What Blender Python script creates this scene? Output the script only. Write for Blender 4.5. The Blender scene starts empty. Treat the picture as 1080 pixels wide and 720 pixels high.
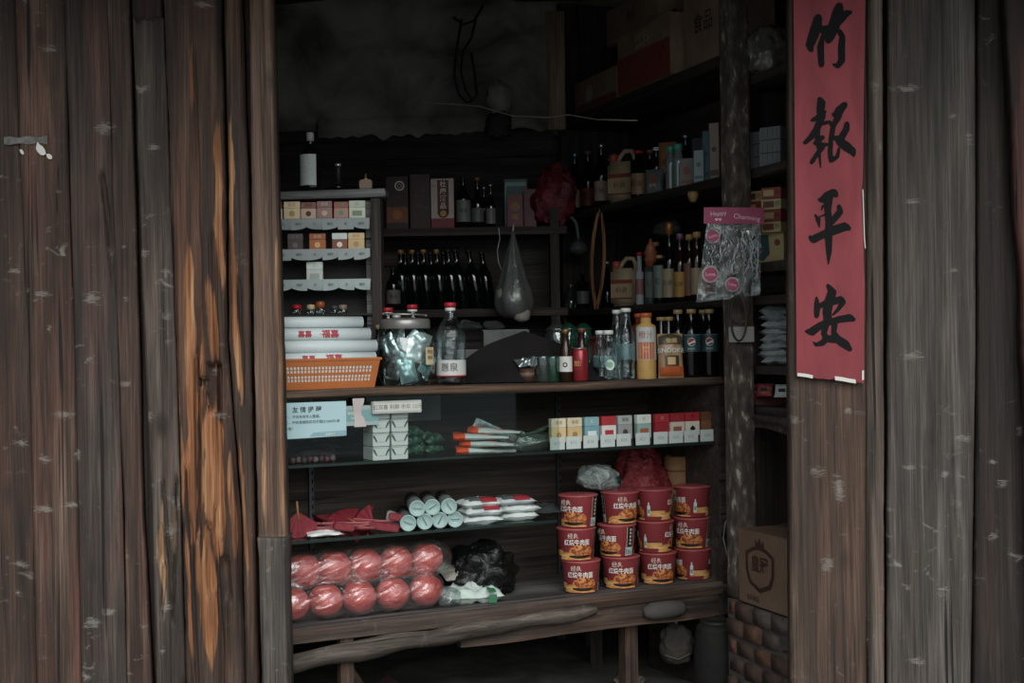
import bpy, bmesh, math, random
from mathutils import Vector, Matrix, Euler, noise
R = math.radians
random.seed(7)
S = bpy.context.scene
COL = S.collection

# ---------------------------------------------------------------- camera
F = 1500.0                      # focal length in pixels of the 1080 x 720 frame
EYE = 1.35
ROLL = 0.0157
cd = bpy.data.cameras.new('camera'); cam = bpy.data.objects.new('camera', cd); COL.objects.link(cam)
cd.sensor_width = 36; cd.lens = 36 * F / 1080
cam.matrix_world = Matrix.Translation((0, 0, EYE)) @ Matrix.Rotation(R(90), 4, 'X') @ Matrix.Rotation(-ROLL, 4, 'Z')
cd.clip_start = 0.05; cd.clip_end = 100
S.camera = cam

# ---------------------------------------------------------------- sky, sun, exposure
S.view_settings.view_transform = 'Standard'; S.view_settings.look = 'None'
S.view_settings.gamma = 1; S.view_settings.exposure = 0.06
S.view_settings.use_curve_mapping = False
W = bpy.data.worlds.new('overcast_sky'); S.world = W; W.use_nodes = True
wn = W.node_tree; wn.nodes.clear()
tc = wn.nodes.new('ShaderNodeTexCoord'); sx = wn.nodes.new('ShaderNodeSeparateXYZ')
cr = wn.nodes.new('ShaderNodeValToRGB'); bg = wn.nodes.new('ShaderNodeBackground'); wo = wn.nodes.new('ShaderNodeOutputWorld')
wn.links.new(tc.outputs['Generated'], sx.inputs[0]); wn.links.new(sx.outputs['Z'], cr.inputs[0])
cr.color_ramp.elements[0].position = 0.0; cr.color_ramp.elements[0].color = (0.36, 0.42, 0.44, 1)
cr.color_ramp.elements[1].position = 0.75; cr.color_ramp.elements[1].color = (0.86, 0.96, 1.0, 1)
wn.links.new(cr.outputs[0], bg.inputs[0]); wn.links.new(bg.outputs[0], wo.inputs[0])
bg.inputs[1].default_value = 1.35
sd = bpy.data.lights.new('sun', 'SUN'); sun = bpy.data.objects.new('sun', sd); COL.objects.link(sun)
sd.energy = 2.6; sd.angle = R(50); sd.color = (1.0, 0.98, 0.95)
sun.rotation_euler = Vector((-0.22, 1.0, -0.62)).to_track_quat('-Z', 'Y').to_euler()

# ---------------------------------------------------------------- geometry of the place
CS, SN = math.cos(ROLL), math.sin(ROLL)
def at(px, py, Y):
    dx, dy = px - 540, 360 - py
    return Vector(((dx * CS + dy * SN) / F * Y, Y, EYE + (-dx * SN + dy * CS) / F * Y))
def proj(p):
    u, v = p[0] / p[1] * F, (p[2] - EYE) / p[1] * F
    return 540 + u * CS - v * SN, 360 - (u * SN + v * CS)
CL = Vector((-0.739, 4.62)); CU = Vector((1.0, 0.525)).normalized(); CV = Vector((-CU.y, CU.x))   # counter front line, along, backwards
CA = math.atan2(CU.y, CU.x)
SA = Vector((0.276, 6.90)); SU = Vector((0.714, -2.03)).normalized(); SV = Vector((0.943, 0.332))  # shelves on the right, along, into the shelf
SANG = R(-70.6)
def online(P, U, V, px, d, z):
    a, b = -0.6, 3.2
    for _ in range(40):
        t = (a + b) / 2; q = P + V * d + U * t
        if proj((q.x, q.y, z))[0] < px: a = t
        else: b = t
    return Vector((q.x, q.y, z))
def onc(px, d, z): return online(CL, CU, CV, px, d, z)
def ons(px, d, z): return online(SA, SU, SV, px, d, z)
def aty(px, z, Y):
    x = (px - 540) / F * Y
    for _ in range(5): x += (px - proj((x, Y, z))[0]) / F * Y
    return Vector((x, Y, z))
def cw(t, d, z):
    q = CL + CU * t + CV * d; return Vector((q.x, q.y, z))
def sw(t, d, z):
    q = SA + SU * t + SV * d; return Vector((q.x, q.y, z))
Z_TOP, Z_G1, Z_G2, Z_BOT = 1.20, 0.957, 0.706, 0.426

# ---------------------------------------------------------------- mesh builder
def I4(): return Matrix.Identity(4)
def TR(x=0, y=0, z=0, rx=0, ry=0, rz=0, s=1):
    return Matrix.Translation((x, y, z)) @ Euler((rx, ry, rz)).to_matrix().to_4x4() @ Matrix.Scale(s, 4)
class MB:
    def __init__(s): s.v = []; s.f = []; s.mi = []; s.sm = []; s.mats = []
    def add(s, vs, fs, mat, M=None, smooth=False):
        if mat not in s.mats: s.mats.append(mat)
        k = s.mats.index(mat); o = len(s.v)
        s.v += [tuple(M @ Vector(p)) if M else tuple(p) for p in vs]
        for f in fs: s.f.append([i + o for i in f]); s.mi.append(k); s.sm.append(smooth)
        return s
    def box(s, sx, sy, sz, mat, M=None, bev=0.0, base=True):
        bm = bmesh.new(); bmesh.ops.create_cube(bm, size=1)
        for v in bm.verts: v.co = Vector((v.co.x * sx, v.co.y * sy, (v.co.z + (0.5 if base else 0)) * sz))
        if bev > 0: bmesh.ops.bevel(bm, geom=bm.edges[:] , offset=bev, segments=2, affect='EDGES', clamp_overlap=True)
        bm.verts.ensure_lookup_table()
        s.add([v.co[:] for v in bm.verts], [[v.index for v in f.verts] for f in bm.faces], mat, M, bev > 0.004); bm.free(); return s
    def lathe(s, prof, mat, M=None, n=20, smooth=True, fn=None):
        vs = []; fs = []
        for r, z in prof:
            for i in range(n):
                a = 2 * math.pi * i / n; rr = r * (fn(a, z) if fn else 1)
                vs.append((rr * math.cos(a), rr * math.sin(a), z))
        for j in range(len(prof) - 1):
            for i in range(n):
                a, b = j * n + i, j * n + (i + 1) % n; fs.append([a, b, b + n, a + n])
        if prof[0][0] > 1e-5: fs.append(list(range(n))[::-1])
        if prof[-1][0] > 1e-5: fs.append([(len(prof) - 1) * n + i for i in range(n)])
        return s.add(vs, fs, mat, M, smooth)
    def tube(s, pts, r, mat, M=None, n=8):
        pts = [Vector(p) for p in pts]; vs = []; fs = []; up = Vector((0.3, 0.2, 1)).normalized()
        for k, p in enumerate(pts):
            d = (pts[min(k + 1, len(pts) - 1)] - pts[max(k - 1, 0)]).normalized()
            a = d.cross(up)
            if a.length < 0.05: a = d.cross(Vector((1, 0, 0)))
            a.normalize(); b = d.cross(a); rr = r[k] if isinstance(r, (list, tuple)) else r
            for i in range(n):
                t = 2 * math.pi * i / n; vs.append(p + (a * math.cos(t) + b * math.sin(t)) * rr)
        for k in range(len(pts) - 1):
            for i in range(n):
                q, w = k * n + i, k * n + (i + 1) % n; fs.append([q, w, w + n, q + n])
        fs.append(list(range(n))[::-1]); fs.append([(len(pts) - 1) * n + i for i in range(n)])
        return s.add(vs, fs, mat, M, True)
    def grid(s, fn, nu, nv, mat, M=None, smooth=True, closeu=False):
        vs = [fn(i / nu, j / nv) for j in range(nv + 1) for i in range(nu + (0 if closeu else 1))]
        w = nu + (0 if closeu else 1); fs = []
        for j in range(nv):
            for i in range(nu):
                a = j * w + i; b = j * w + (i + 1) % w if closeu else a + 1
                fs.append([a, b, b + w, a + w])
        return s.add(vs, fs, mat, M, smooth)
    def blob(s, rx, ry, rz, mat, M=None, amp=0.12, fr=3.0, seed=0, sub=3, flat=True):
        bm = bmesh.new(); bmesh.ops.create_icosphere(bm, subdivisions=sub, radius=1)
        for v in bm.verts:
            p = v.co.copy(); d = 1 + amp * noise.noise(p * fr + Vector((seed, seed * 2.1, 5))) + amp * .5 * noise.noise(p * fr * 2.7 + Vector((seed, 3, 5)))
            z = p.z * d * rz
            if flat: z = max(z, -rz * 0.8) + rz * 0.8
            v.co = Vector((p.x * d * rx, p.y * d * ry, z))
        s.add([v.co[:] for v in bm.verts], [[v.index for v in f.verts] for f in bm.faces], mat, M, True); bm.free(); return s
    def pouch(s, w, h, t, mat, M=None, seed=0, wr=0.12, nx=14, ny=18, seam=0.08):
        # sealed pillow packet standing in the xz plane, centred in x, bottom at z = 0
        def hgt(u, v):
            a, b = abs(2 * u - 1), abs(2 * v - 1)
            e = max(0, 1 - a ** 3.0) * max(0, 1 - (b / (1 - seam)) ** 4) if b < 1 - seam else 0
            n_ = noise.noise(Vector((u * 3 + seed, v * 4, seed))) + 0.7 * noise.noise(Vector((u * 9, v * 9 + seed, seed)))
            return t / 2 * (e ** 0.6) * (1 + wr * 3 * n_) , n_
        for sg in (1, -1):
            def fn(u, v):
                e, n_ = hgt(u, v); pinch = 1 - 0.05 * math.sin(math.pi * v) 
                return ((u - .5) * w * pinch, -sg * e + 0.004 * n_ * (1 if abs(2 * v - 1) > 1 - seam else 0), v * h)
            s.grid(fn, nx, ny, mat, M)
        return s
    def text(s, txt, size, mat, M=None, bend=None, thick=0, align='CENTER', sx=1.0, bold=0.0):
        vs, fs = glyphs(txt, align, bold)
        out = []
        for x, y in vs:
            x, y = x * size * sx, y * size
            if bend:
                r = bend(y) if callable(bend) else bend
                out.append((r * math.sin(x / r), -r * math.cos(x / r), y))
            else: out.append((x, 0, y))
        return s.add(out, fs, mat, M)
    def build(s, name, parent=None, loc=None, rot=None):
        me = bpy.data.meshes.new(name); me.from_pydata(s.v, [], s.f)
        for m in s.mats: me.materials.append(m)
        me.polygons.foreach_set('material_index', s.mi); me.polygons.foreach_set('use_smooth', s.sm); me.update()
        o = bpy.data.objects.new(name, me); COL.objects.link(o)
        if parent: o.parent = parent
        if loc is not None: o.location = loc
        if rot is not None: o.rotation_euler = rot
        return o
_gc = {}
def glyphs(txt, align='CENTER', bold=0.0):
    k = (txt, align, bold)
    if k in _gc: return _gc[k]
    c = bpy.data.curves.new('t', 'FONT'); c.body = txt; c.align_x = align; c.align_y = 'CENTER'; c.resolution_u = 2; c.offset = bold; c.fill_mode = 'FRONT'
    if 0: pass
    o = bpy.data.objects.new('t', c); COL.objects.link(o); bpy.context.view_layer.update()
    me = o.evaluated_get(bpy.context.evaluated_depsgraph_get()).to_mesh()
    r = ([(v.co.x, v.co.y) for v in me.vertices], [list(p.vertices) for p in me.polygons])
    o.evaluated_get(bpy.context.evaluated_depsgraph_get()).to_mesh_clear()
    bpy.data.objects.remove(o); bpy.data.curves.remove(c); _gc[k] = r; return r

def thing(name, label, cat, loc=(0, 0, 0), rz=0, group=None, rx=0, ry=0):
    o = bpy.data.objects.new(name, None); COL.objects.link(o); o.empty_display_size = 0.05
    o.location = loc; o.rotation_euler = (rx, ry, rz); o['label'] = label; o['category'] = cat
    if group: o['group'] = group
    return o
def tag(o, label, cat, group=None, kind=None):
    o['label'] = label; o['category'] = cat
    if group: o['group'] = group
    o['kind'] = kind or 'thing'
    return o
def struct(o): o['kind'] = 'structure'; return o
_kids = {}
def dup(root, label, loc, rz=None, group=None, rx=None, ry=None, s=None):
    r = root.copy(); COL.objects.link(r); r.location = loc
    if rz is not None: r.rotation_euler = (r.rotation_euler[0] if rx is None else rx, r.rotation_euler[1] if ry is None else ry, rz)
    if s: r.scale = s
    r['label'] = label
    if group: r['group'] = group
    if root.name not in _kids: _kids[root.name] = [(c, [d for d in bpy.data.objects if d.parent == c]) for c in bpy.data.objects if c.parent == root]
    for c, ds in _kids[root.name]:
        k = c.copy(); COL.objects.link(k); k.parent = r
        for d in ds: e = d.copy(); COL.objects.link(e); e.parent = k
    return r

# ---------------------------------------------------------------- materials
def lin(c):
    if isinstance(c, str): c = tuple(int(c[i:i + 2], 16) / 255 for i in (0, 2, 4))
    g = (.3 * c[0] + .59 * c[1] + .11 * c[2]); c = [x + (g - x) * .10 for x in c[:3]]
    return tuple(x / 12.92 if x <= .04045 else ((x + .055) / 1.055) ** 2.4 for x in c[:3]) + (1,)
def newmat(name):
    m = bpy.data.materials.new(name); m.use_nodes = True; nt = m.node_tree; nt.nodes.clear(); return m, nt
def N(nt, t, **k):
    n = nt.nodes.new(t)
    for a, b in k.items():
        if a in n.inputs: n.inputs[a].default_value = b
        else: setattr(n, a, b)
    return n
def ramp(nt, inp, stops, interp='LINEAR'):
    r = nt.nodes.new('ShaderNodeValToRGB'); cr = r.color_ramp; cr.interpolation = interp
    while len(cr.elements) > 1: cr.elements.remove(cr.elements[-1])
    cr.elements[0].position = stops[0][0]; c = stops[0][1]; cr.elements[0].color = c if isinstance(c, tuple) else (c, c, c, 1)
    for p, c in stops[1:]:
        e = cr.elements.new(p); e.color = c if isinstance(c, tuple) else (c, c, c, 1)
    nt.links.new(inp, r.inputs[0]); return r.outputs[0]
def mapped(nt, scale, loc=(0, 0, 0), coord='Object'):
    tc = nt.nodes.new('ShaderNodeTexCoord'); mp = nt.nodes.new('ShaderNodeMapping')
    mp.inputs['Scale'].default_value = scale; mp.inputs['Location'].default_value = loc
    nt.links.new(tc.outputs[coord], mp.inputs[0]); return mp.outputs[0]
def noisen(nt, scale, loc=(0, 0, 0), detail=4, dist=0.0, rough=.55, ty='FBM'):
    n = nt.nodes.new('ShaderNodeTexNoise'); n.inputs['Scale'].default_value = 1; n.inputs['Detail'].default_value = detail
    n.inputs['Roughness'].default_value = rough; n.inputs['Distortion'].default_value = dist
    nt.links.new(mapped(nt, scale, loc), n.inputs['Vector']); return n.outputs[0]
def mixc(nt, fac, a, b, mode='MIX'):
    m = nt.nodes.new('ShaderNodeMix'); m.data_type = 'RGBA'; m.blend_type = mode
    for i, x in ((0, fac), (6, a), (7, b)):
        if hasattr(x, 'is_linked'): nt.links.new(x, m.inputs[i])
        else: m.inputs[i].default_value = x
    return m.outputs[2]
def mathn(nt, op, a, b=0.5):
    m = nt.nodes.new('ShaderNodeMath'); m.operation = op
    for i, x in ((0, a), (1, b)):
        if hasattr(x, 'is_linked'): nt.links.new(x, m.inputs[i])
        else: m.inputs[i].default_value = x
    return m.outputs[0]
def finish(m, nt, col, rough=.6, bump=None, bs=.3, bd=.002, metal=0, spec=.4, coat=0):
    b = nt.nodes.new('ShaderNodeBsdfPrincipled'); o = nt.nodes.new('ShaderNodeOutputMaterial'); nt.links.new(b.outputs[0], o.inputs[0])
    if hasattr(col, 'is_linked'): nt.links.new(col, b.inputs['Base Color'])
    else: b.inputs['Base Color'].default_value = col
    if hasattr(rough, 'is_linked'): nt.links.new(rough, b.inputs['Roughness'])
    else: b.inputs['Roughness'].default_value = rough
    b.inputs['Metallic'].default_value = metal; b.inputs['Specular IOR Level'].default_value = spec; b.inputs['Coat Weight'].default_value = coat
    if bump is not None:
        bn = nt.nodes.new('ShaderNodeBump'); bn.inputs['Strength'].default_value = bs; bn.inputs['Distance'].default_value = bd
        nt.links.new(bump, bn.inputs['Height']); nt.links.new(bn.outputs[0], b.inputs['Normal'])
    return m
_mc = {}
def plain(c, rough=.5, metal=0, var=.18, sc=18, bump=0.0, spec=.4, coat=0):
    k = (c, rough, metal, var, sc, bump, spec, coat)
    if k in _mc: return _mc[k]
    m, nt = newmat('mat_' + str(c)); L = lin(c)
    n = noisen(nt, (sc, sc, sc), detail=3)
    col = mixc(nt, n, tuple(x * (1 - var) for x in L[:3]) + (1,), tuple(min(1, x * (1 + var)) for x in L[:3]) + (1,))
    _mc[k] = finish(m, nt, col, rough, n if bump else None, bump, .004, metal, spec, coat); return _mc[k]
def wood(name, dark, mid, light, red=None, attrs=False, seed=0, axis='z', scuff=.25, bare=None, fine=1.0, redamt=.6, scuffc='8c8880', rough=.72, spots=.25):
    m, nt = newmat(name); ax = {'z': 2, 'x': 0, 'y': 1}[axis]
    def sc(a, b):
        v = [a, a, a]; v[ax] = b; return tuple(v)
    lo = (seed * 3.1, seed * 1.7, seed * 2.3)
    g = noisen(nt, sc(26 * fine, 1.1 * fine), lo, 6, .5, .6)
    c = ramp(nt, g, [(.30, lin(dark)), (.5, lin(mid)), (.70, lin(light))])
    if red:
        r = noisen(nt, sc(9, 1.0), (lo[1], lo[0], lo[2]), 4, .6)
        c = mixc(nt, ramp(nt, r, [(.46, 0.0), (.62, redamt)]), c, mixc(nt, ramp(nt, g, [(.3, 0.0), (.7, 1.0)]), lin(dark), lin(red)))
    f = noisen(nt, sc(150 * fine, 3.2 * fine), lo, 5, .2, .7)
    c = mixc(nt, 1.0, c, ramp(nt, f, [(.28, .32), (.5, .98), (.72, 1.7)]), 'MULTIPLY')
    big = noisen(nt, sc(3.2, 1.1), (lo[2], lo[0], lo[1]), 3)
    c = mixc(nt, 1.0, c, ramp(nt, big, [(.3, .62), (.7, 1.3)]), 'MULTIPLY')
    if bare:   # worn strip of raw wood: (z0, z1, zmid, colour, amount)
        z0, z1, bc, amt, bseed = bare
        tcn = nt.nodes.new('ShaderNodeTexCoord'); sp = nt.nodes.new('ShaderNodeSeparateXYZ'); nt.links.new(tcn.outputs['Object'], sp.inputs[0])
        zm = nt.nodes.new('ShaderNodeMapRange'); zm.inputs[1].default_value = z0; zm.inputs[2].default_value = z1; nt.links.new(sp.outputs[ax], zm.inputs[0])
        env = ramp(nt, zm.outputs[0], [(0, 0.0), (.25, .85), (.55, 1.0), (.75, .6), (1, 0.0)], 'EASE')
        bn_ = noisen(nt, sc(24, 1.7), (bseed, bseed * 2, bseed), 5, .8, .6)
        th = mathn(nt, 'MULTIPLY', env, ramp(nt, bn_, [(.55 - .18 * amt, 0.0), (.60 - .10 * amt, 1.0)]))
        c = mixc(nt, th, c, mixc(nt, 1.0, lin(bc), ramp(nt, f, [(.3, .55), (.7, 1.35)]), 'MULTIPLY'))
    if attrs:   # worn bare wood and dusty scuffs where they sit on this board
        at_ = nt.nodes.new('ShaderNodeAttribute'); at_.attribute_name = 'bare'
        bnz = noisen(nt, sc(55, 4.0), (lo[0] + 2, lo[1], lo[2]), 5, .6, .65)
        bm_ = ramp(nt, mathn(nt, 'ADD', at_.outputs['Fac'], mathn(nt, 'MULTIPLY', mathn(nt, 'SUBTRACT', bnz, .5), 1.5)), [(.42, 0.0), (.62, 1.0)])
        lightb = ramp(nt, noisen(nt, sc(40, 2.5), (3, lo[1], lo[0]), 4, .4), [(.32, lin('5e3820')), (.5, lin(attrs)), (.66, lin('a2774f'))])
        c = mixc(nt, bm_, c, mixc(nt, 1.0, lightb, ramp(nt, f, [(.28, .35), (.5, .95), (.72, 1.5)]), 'MULTIPLY'))
        a2 = nt.nodes.new('ShaderNodeAttribute'); a2.attribute_name = 'dust'
        dn = noisen(nt, sc(30, 120), (lo[0] + 5, lo[1], lo[2]), 5, 1.0, .7)
        dm = ramp(nt, mathn(nt, 'ADD', a2.outputs['Fac'], mathn(nt, 'MULTIPLY', mathn(nt, 'SUBTRACT', dn, .5), 2.6)), [(.55, 0.0), (1.15, .6)])
        c = mixc(nt, mathn(nt, 'MULTIPLY', dm, mathn(nt, 'GREATER_THAN', a2.outputs['Fac'], .05)), c, lin('7f7a72'))
    ck = noisen(nt, sc(34, .55), (lo[0] + 9, lo[1], lo[2]), 3, .3, .5)
    cm = ramp(nt, ck, [(.31, 1.0), (.345, 0.0)])
    c = mixc(nt, cm, c, lin('0f0c0b'))
    if scuff:
        sn = noisen(nt, sc(17, 30), (lo[0], lo[2], 4), 5, .7, .62); s2 = noisen(nt, sc(3.5, 3), (lo[1], 2, lo[0]), 2)
        sm = mathn(nt, 'MULTIPLY', ramp(nt, sn, [(.60, 0.0), (.72, 1.0)]), ramp(nt, s2, [(.5, 0.0), (.62, scuff * 2)]))
        c = mixc(nt, sm, c, lin(scuffc))
    if spots:
        vo = nt.nodes.new('ShaderNodeTexVoronoi'); vo.inputs['Scale'].default_value = 1
        nt.links.new(mapped(nt, sc(7.5, 3.6), (lo[0], lo[1] + 3, lo[2])), vo.inputs['Vector'])
        kn = ramp(nt, vo.outputs['Distance'], [(.05, spots * 1.6), (.11, spots), (.19, 0.0)])
        c = mixc(nt, kn, c, lin('17110f'))
    bh = mathn(nt, 'ADD', mathn(nt, 'MULTIPLY', f, .6), g); bh = mathn(nt, 'SUBTRACT', bh, mathn(nt, 'MULTIPLY', cm, .8))
    return finish(m, nt, c, rough, bh, .55, .006, 0, .35)
def clear(name, tint=(1, 1, 1), gloss=.04, rough=.03, ior=1.45, bump=0, bsc=40, base=None, bamt=0.0, kgl=1.0, cap=.55):
    # thin clear plastic or glass: see-through with a glossy surface
    m, nt = newmat(name); tr = nt.nodes.new('ShaderNodeBsdfTransparent'); tr.inputs[0].default_value = tuple(tint) + (1,)
    gl = nt.nodes.new('ShaderNodeBsdfGlossy'); gl.inputs['Roughness'].default_value = rough; gl.inputs[0].default_value = (.95 * kgl, 1 * kgl, 1 * kgl, 1)
    fr = nt.nodes.new('ShaderNodeFresnel'); fr.inputs[0].default_value = ior
    mx = nt.nodes.new('ShaderNodeMixShader'); o = nt.nodes.new('ShaderNodeOutputMaterial')
    fac = mathn(nt, 'MINIMUM', mathn(nt, 'ADD', fr.outputs[0], gloss), cap); nt.links.new(fac, mx.inputs[0]); src = tr.outputs[0]
    if base:
        df = nt.nodes.new('ShaderNodeBsdfDiffuse'); df.inputs[0].default_value = lin(base); m2 = nt.nodes.new('ShaderNodeMixShader')
        m2.inputs[0].default_value = bamt; nt.links.new(tr.outputs[0], m2.inputs[1]); nt.links.new(df.outputs[0], m2.inputs[2]); src = m2.outputs[0]
    nt.links.new(src, mx.inputs[1]); nt.links.new(gl.outputs[0], mx.inputs[2]); nt.links.new(mx.outputs[0], o.inputs[0])
    if bump:
        n = noisen(nt, (bsc,) * 3 if not isinstance(bsc, tuple) else bsc, detail=4, dist=1.2)
        bn = nt.nodes.new('ShaderNodeBump'); bn.inputs['Strength'].default_value = bump; bn.inputs['Distance'].default_value = .01
        nt.links.new(n, bn.inputs['Height']); nt.links.new(bn.outputs[0], gl.inputs['Normal']); nt.links.new(bn.outputs[0], fr.inputs['Normal'])
    return m
def mott(name, stops, sc=(12, 12, 12), rough=.6, bump=.3, dist=.5, detail=5, metal=0, spec=.4, seed=0, bd=.004):
    m, nt = newmat(name); n = noisen(nt, sc, (seed, seed, seed), detail, dist)
    return finish(m, nt, ramp(nt, n, [(p, lin(c)) for p, c in stops]), rough, n, bump, bd, metal, spec)
# ================================================================ ROOM
m_mud = mott('mud_plaster', [(.3, '5c5850'), (.45, '8a857b'), (.6, 'a9a499'), (.75, 'b5b0a6')], (2.6, 2.6, 3.2), .95, .6, .8, 6, bd=.02)
m_soot = wood('sooty_boards', '2a2725', '3d3834', '4c4641', seed=4, axis='x', scuff=0, spots=0)
m_dirt = mott('dirt_floor', [(.3, '33322f'), (.5, '4d4c49'), (.68, '65645f')], (5, 5, 5), .9, .5, .6, 6, bd=.02)
m_pave = mott('stone_ground', [(.3, '4d4c49'), (.7, '77756f')], (4, 4, 4), .9, .4)
m_dark = wood('dark_timber', '1e1a18', '332c28', '473e38', seed=9, scuff=.1, spots=0)
m_darkx = wood('dark_timber_level', '1e1a18', '342c28', '4a3f38', seed=11, axis='x', scuff=.1, spots=0)
m_ceil = wood('ceiling_boards', '26221f', '3a3430', '484039', seed=5, axis='x', scuff=0, spots=0)
def slab(name, x0, x1, y0, y1, z0, z1, mat, kind=True):
    b = MB(); b.box(x1 - x0, y1 - y0, z1 - z0, mat, TR(0, 0, 0)); o = b.build(name, loc=((x0 + x1) / 2, (y0 + y1) / 2, z0))
    if kind: struct(o)
    return o
slab('floor', -2.4, 2.6, 4.5, 7.35, -.1, 0, m_dirt)
slab('ground', -9, 9, -4, 4.5, -.12, -.02, m_pave)
def wob(x0, z0, x1, z1, Y, mat, name, nx=40, nz=30, amp=.03, flip=1):
    b = MB()
    b.grid(lambda u, v: (x0 + (x1 - x0) * u, Y + amp * (noise.noise(Vector((u * 5, v * 4, 2))) + .5 * noise.noise(Vector((u * 14, v * 11, 7)))), z0 + (z1 - z0) * v), nx, nz, mat)
    b.box(x1 - x0, .1, z1 - z0, mat, TR((x0 + x1) / 2, Y + .12, z0))
    return struct(b.build(name))
wob(-2.3, 2.42, 2.5, 3.3, 7.12, m_mud, 'wall_back')                    # pale mud plaster above
wob(-2.3, 0, 2.5, 2.42, 7.15, m_soot, 'wall_back', amp=.008)             # sooty boards below
b = MB()                                                                 # broken lower edge of the plaster
b.grid(lambda u, v: (-.95 + 1.35 * u, 7.10 - .02 * math.sin(v * 3), 2.47 - (.09 + .05 * noise.noise(Vector((u * 5, 1, 3))) + .03 * noise.noise(Vector((u * 23, 4, 3)))) * v + .03 * u), 120, 3, m_mud)
struct(b.build('trim_1'))
slab('wall_left', -2.4, -2.28, 4.5, 7.3, 0, 3.3, m_soot)
slab('ceiling', -2.4, 2.6, 4.45, 7.3, 3.12, 3.22, m_ceil)
b = MB(); p0 = sw(-.6, .40, 0); p1 = sw(2.62, .40, 0); L_ = (p1 - p0).length
b.box(L_, .08, 3.2, m_soot, TR(L_ / 2, .04, 0)); o = b.build('wall_right', loc=p0, rot=(0, 0, math.atan2(SU.y, SU.x))); struct(o)
for k, (y, r) in enumerate(((6.7, .07), (5.7, .06), (4.9, .06))):
    b = MB(); b.tube([(-2.2 + 4.6 * t / 12, y + .02 * math.sin(t), 3.04 + .02 * math.sin(t * 1.7 + k)) for t in range(13)], [r * (1 + .1 * math.sin(t * 1.3)) for t in range(13)], m_darkx, n=12)
    tag(b.build('ceiling_beam'), 'dark round ceiling beam ' + ('over the back wall', 'over the middle of the store', 'just inside the front boards')[k], 'beam')
# eaves outside, above the front boards (out of the frame, they keep the top in shade)
b = MB(); b.box(7.5, 1.35, .06, m_ceil, TR(0, 0, 0, rx=R(8))); struct(b.build('roof_eaves', loc=(0.1, 3.86, 2.80)))
slab('wall_front', -3.2, 3.3, 4.53, 4.62, 2.66, 3.2, m_dark)
slab('wall_front', -3.2, at(292, 300, 4.55).x - .05, 4.53, 4.58, 0, 2.7, m_dark)  # unseen dark backing, added behind the left boards to stop light leaking in
slab('wall_front', at(850, 300, 4.55).x + .02, 3.3, 4.53, 4.58, 0, 2.7, m_dark)  # added backing again, blocks light leaks behind the right boards

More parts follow.
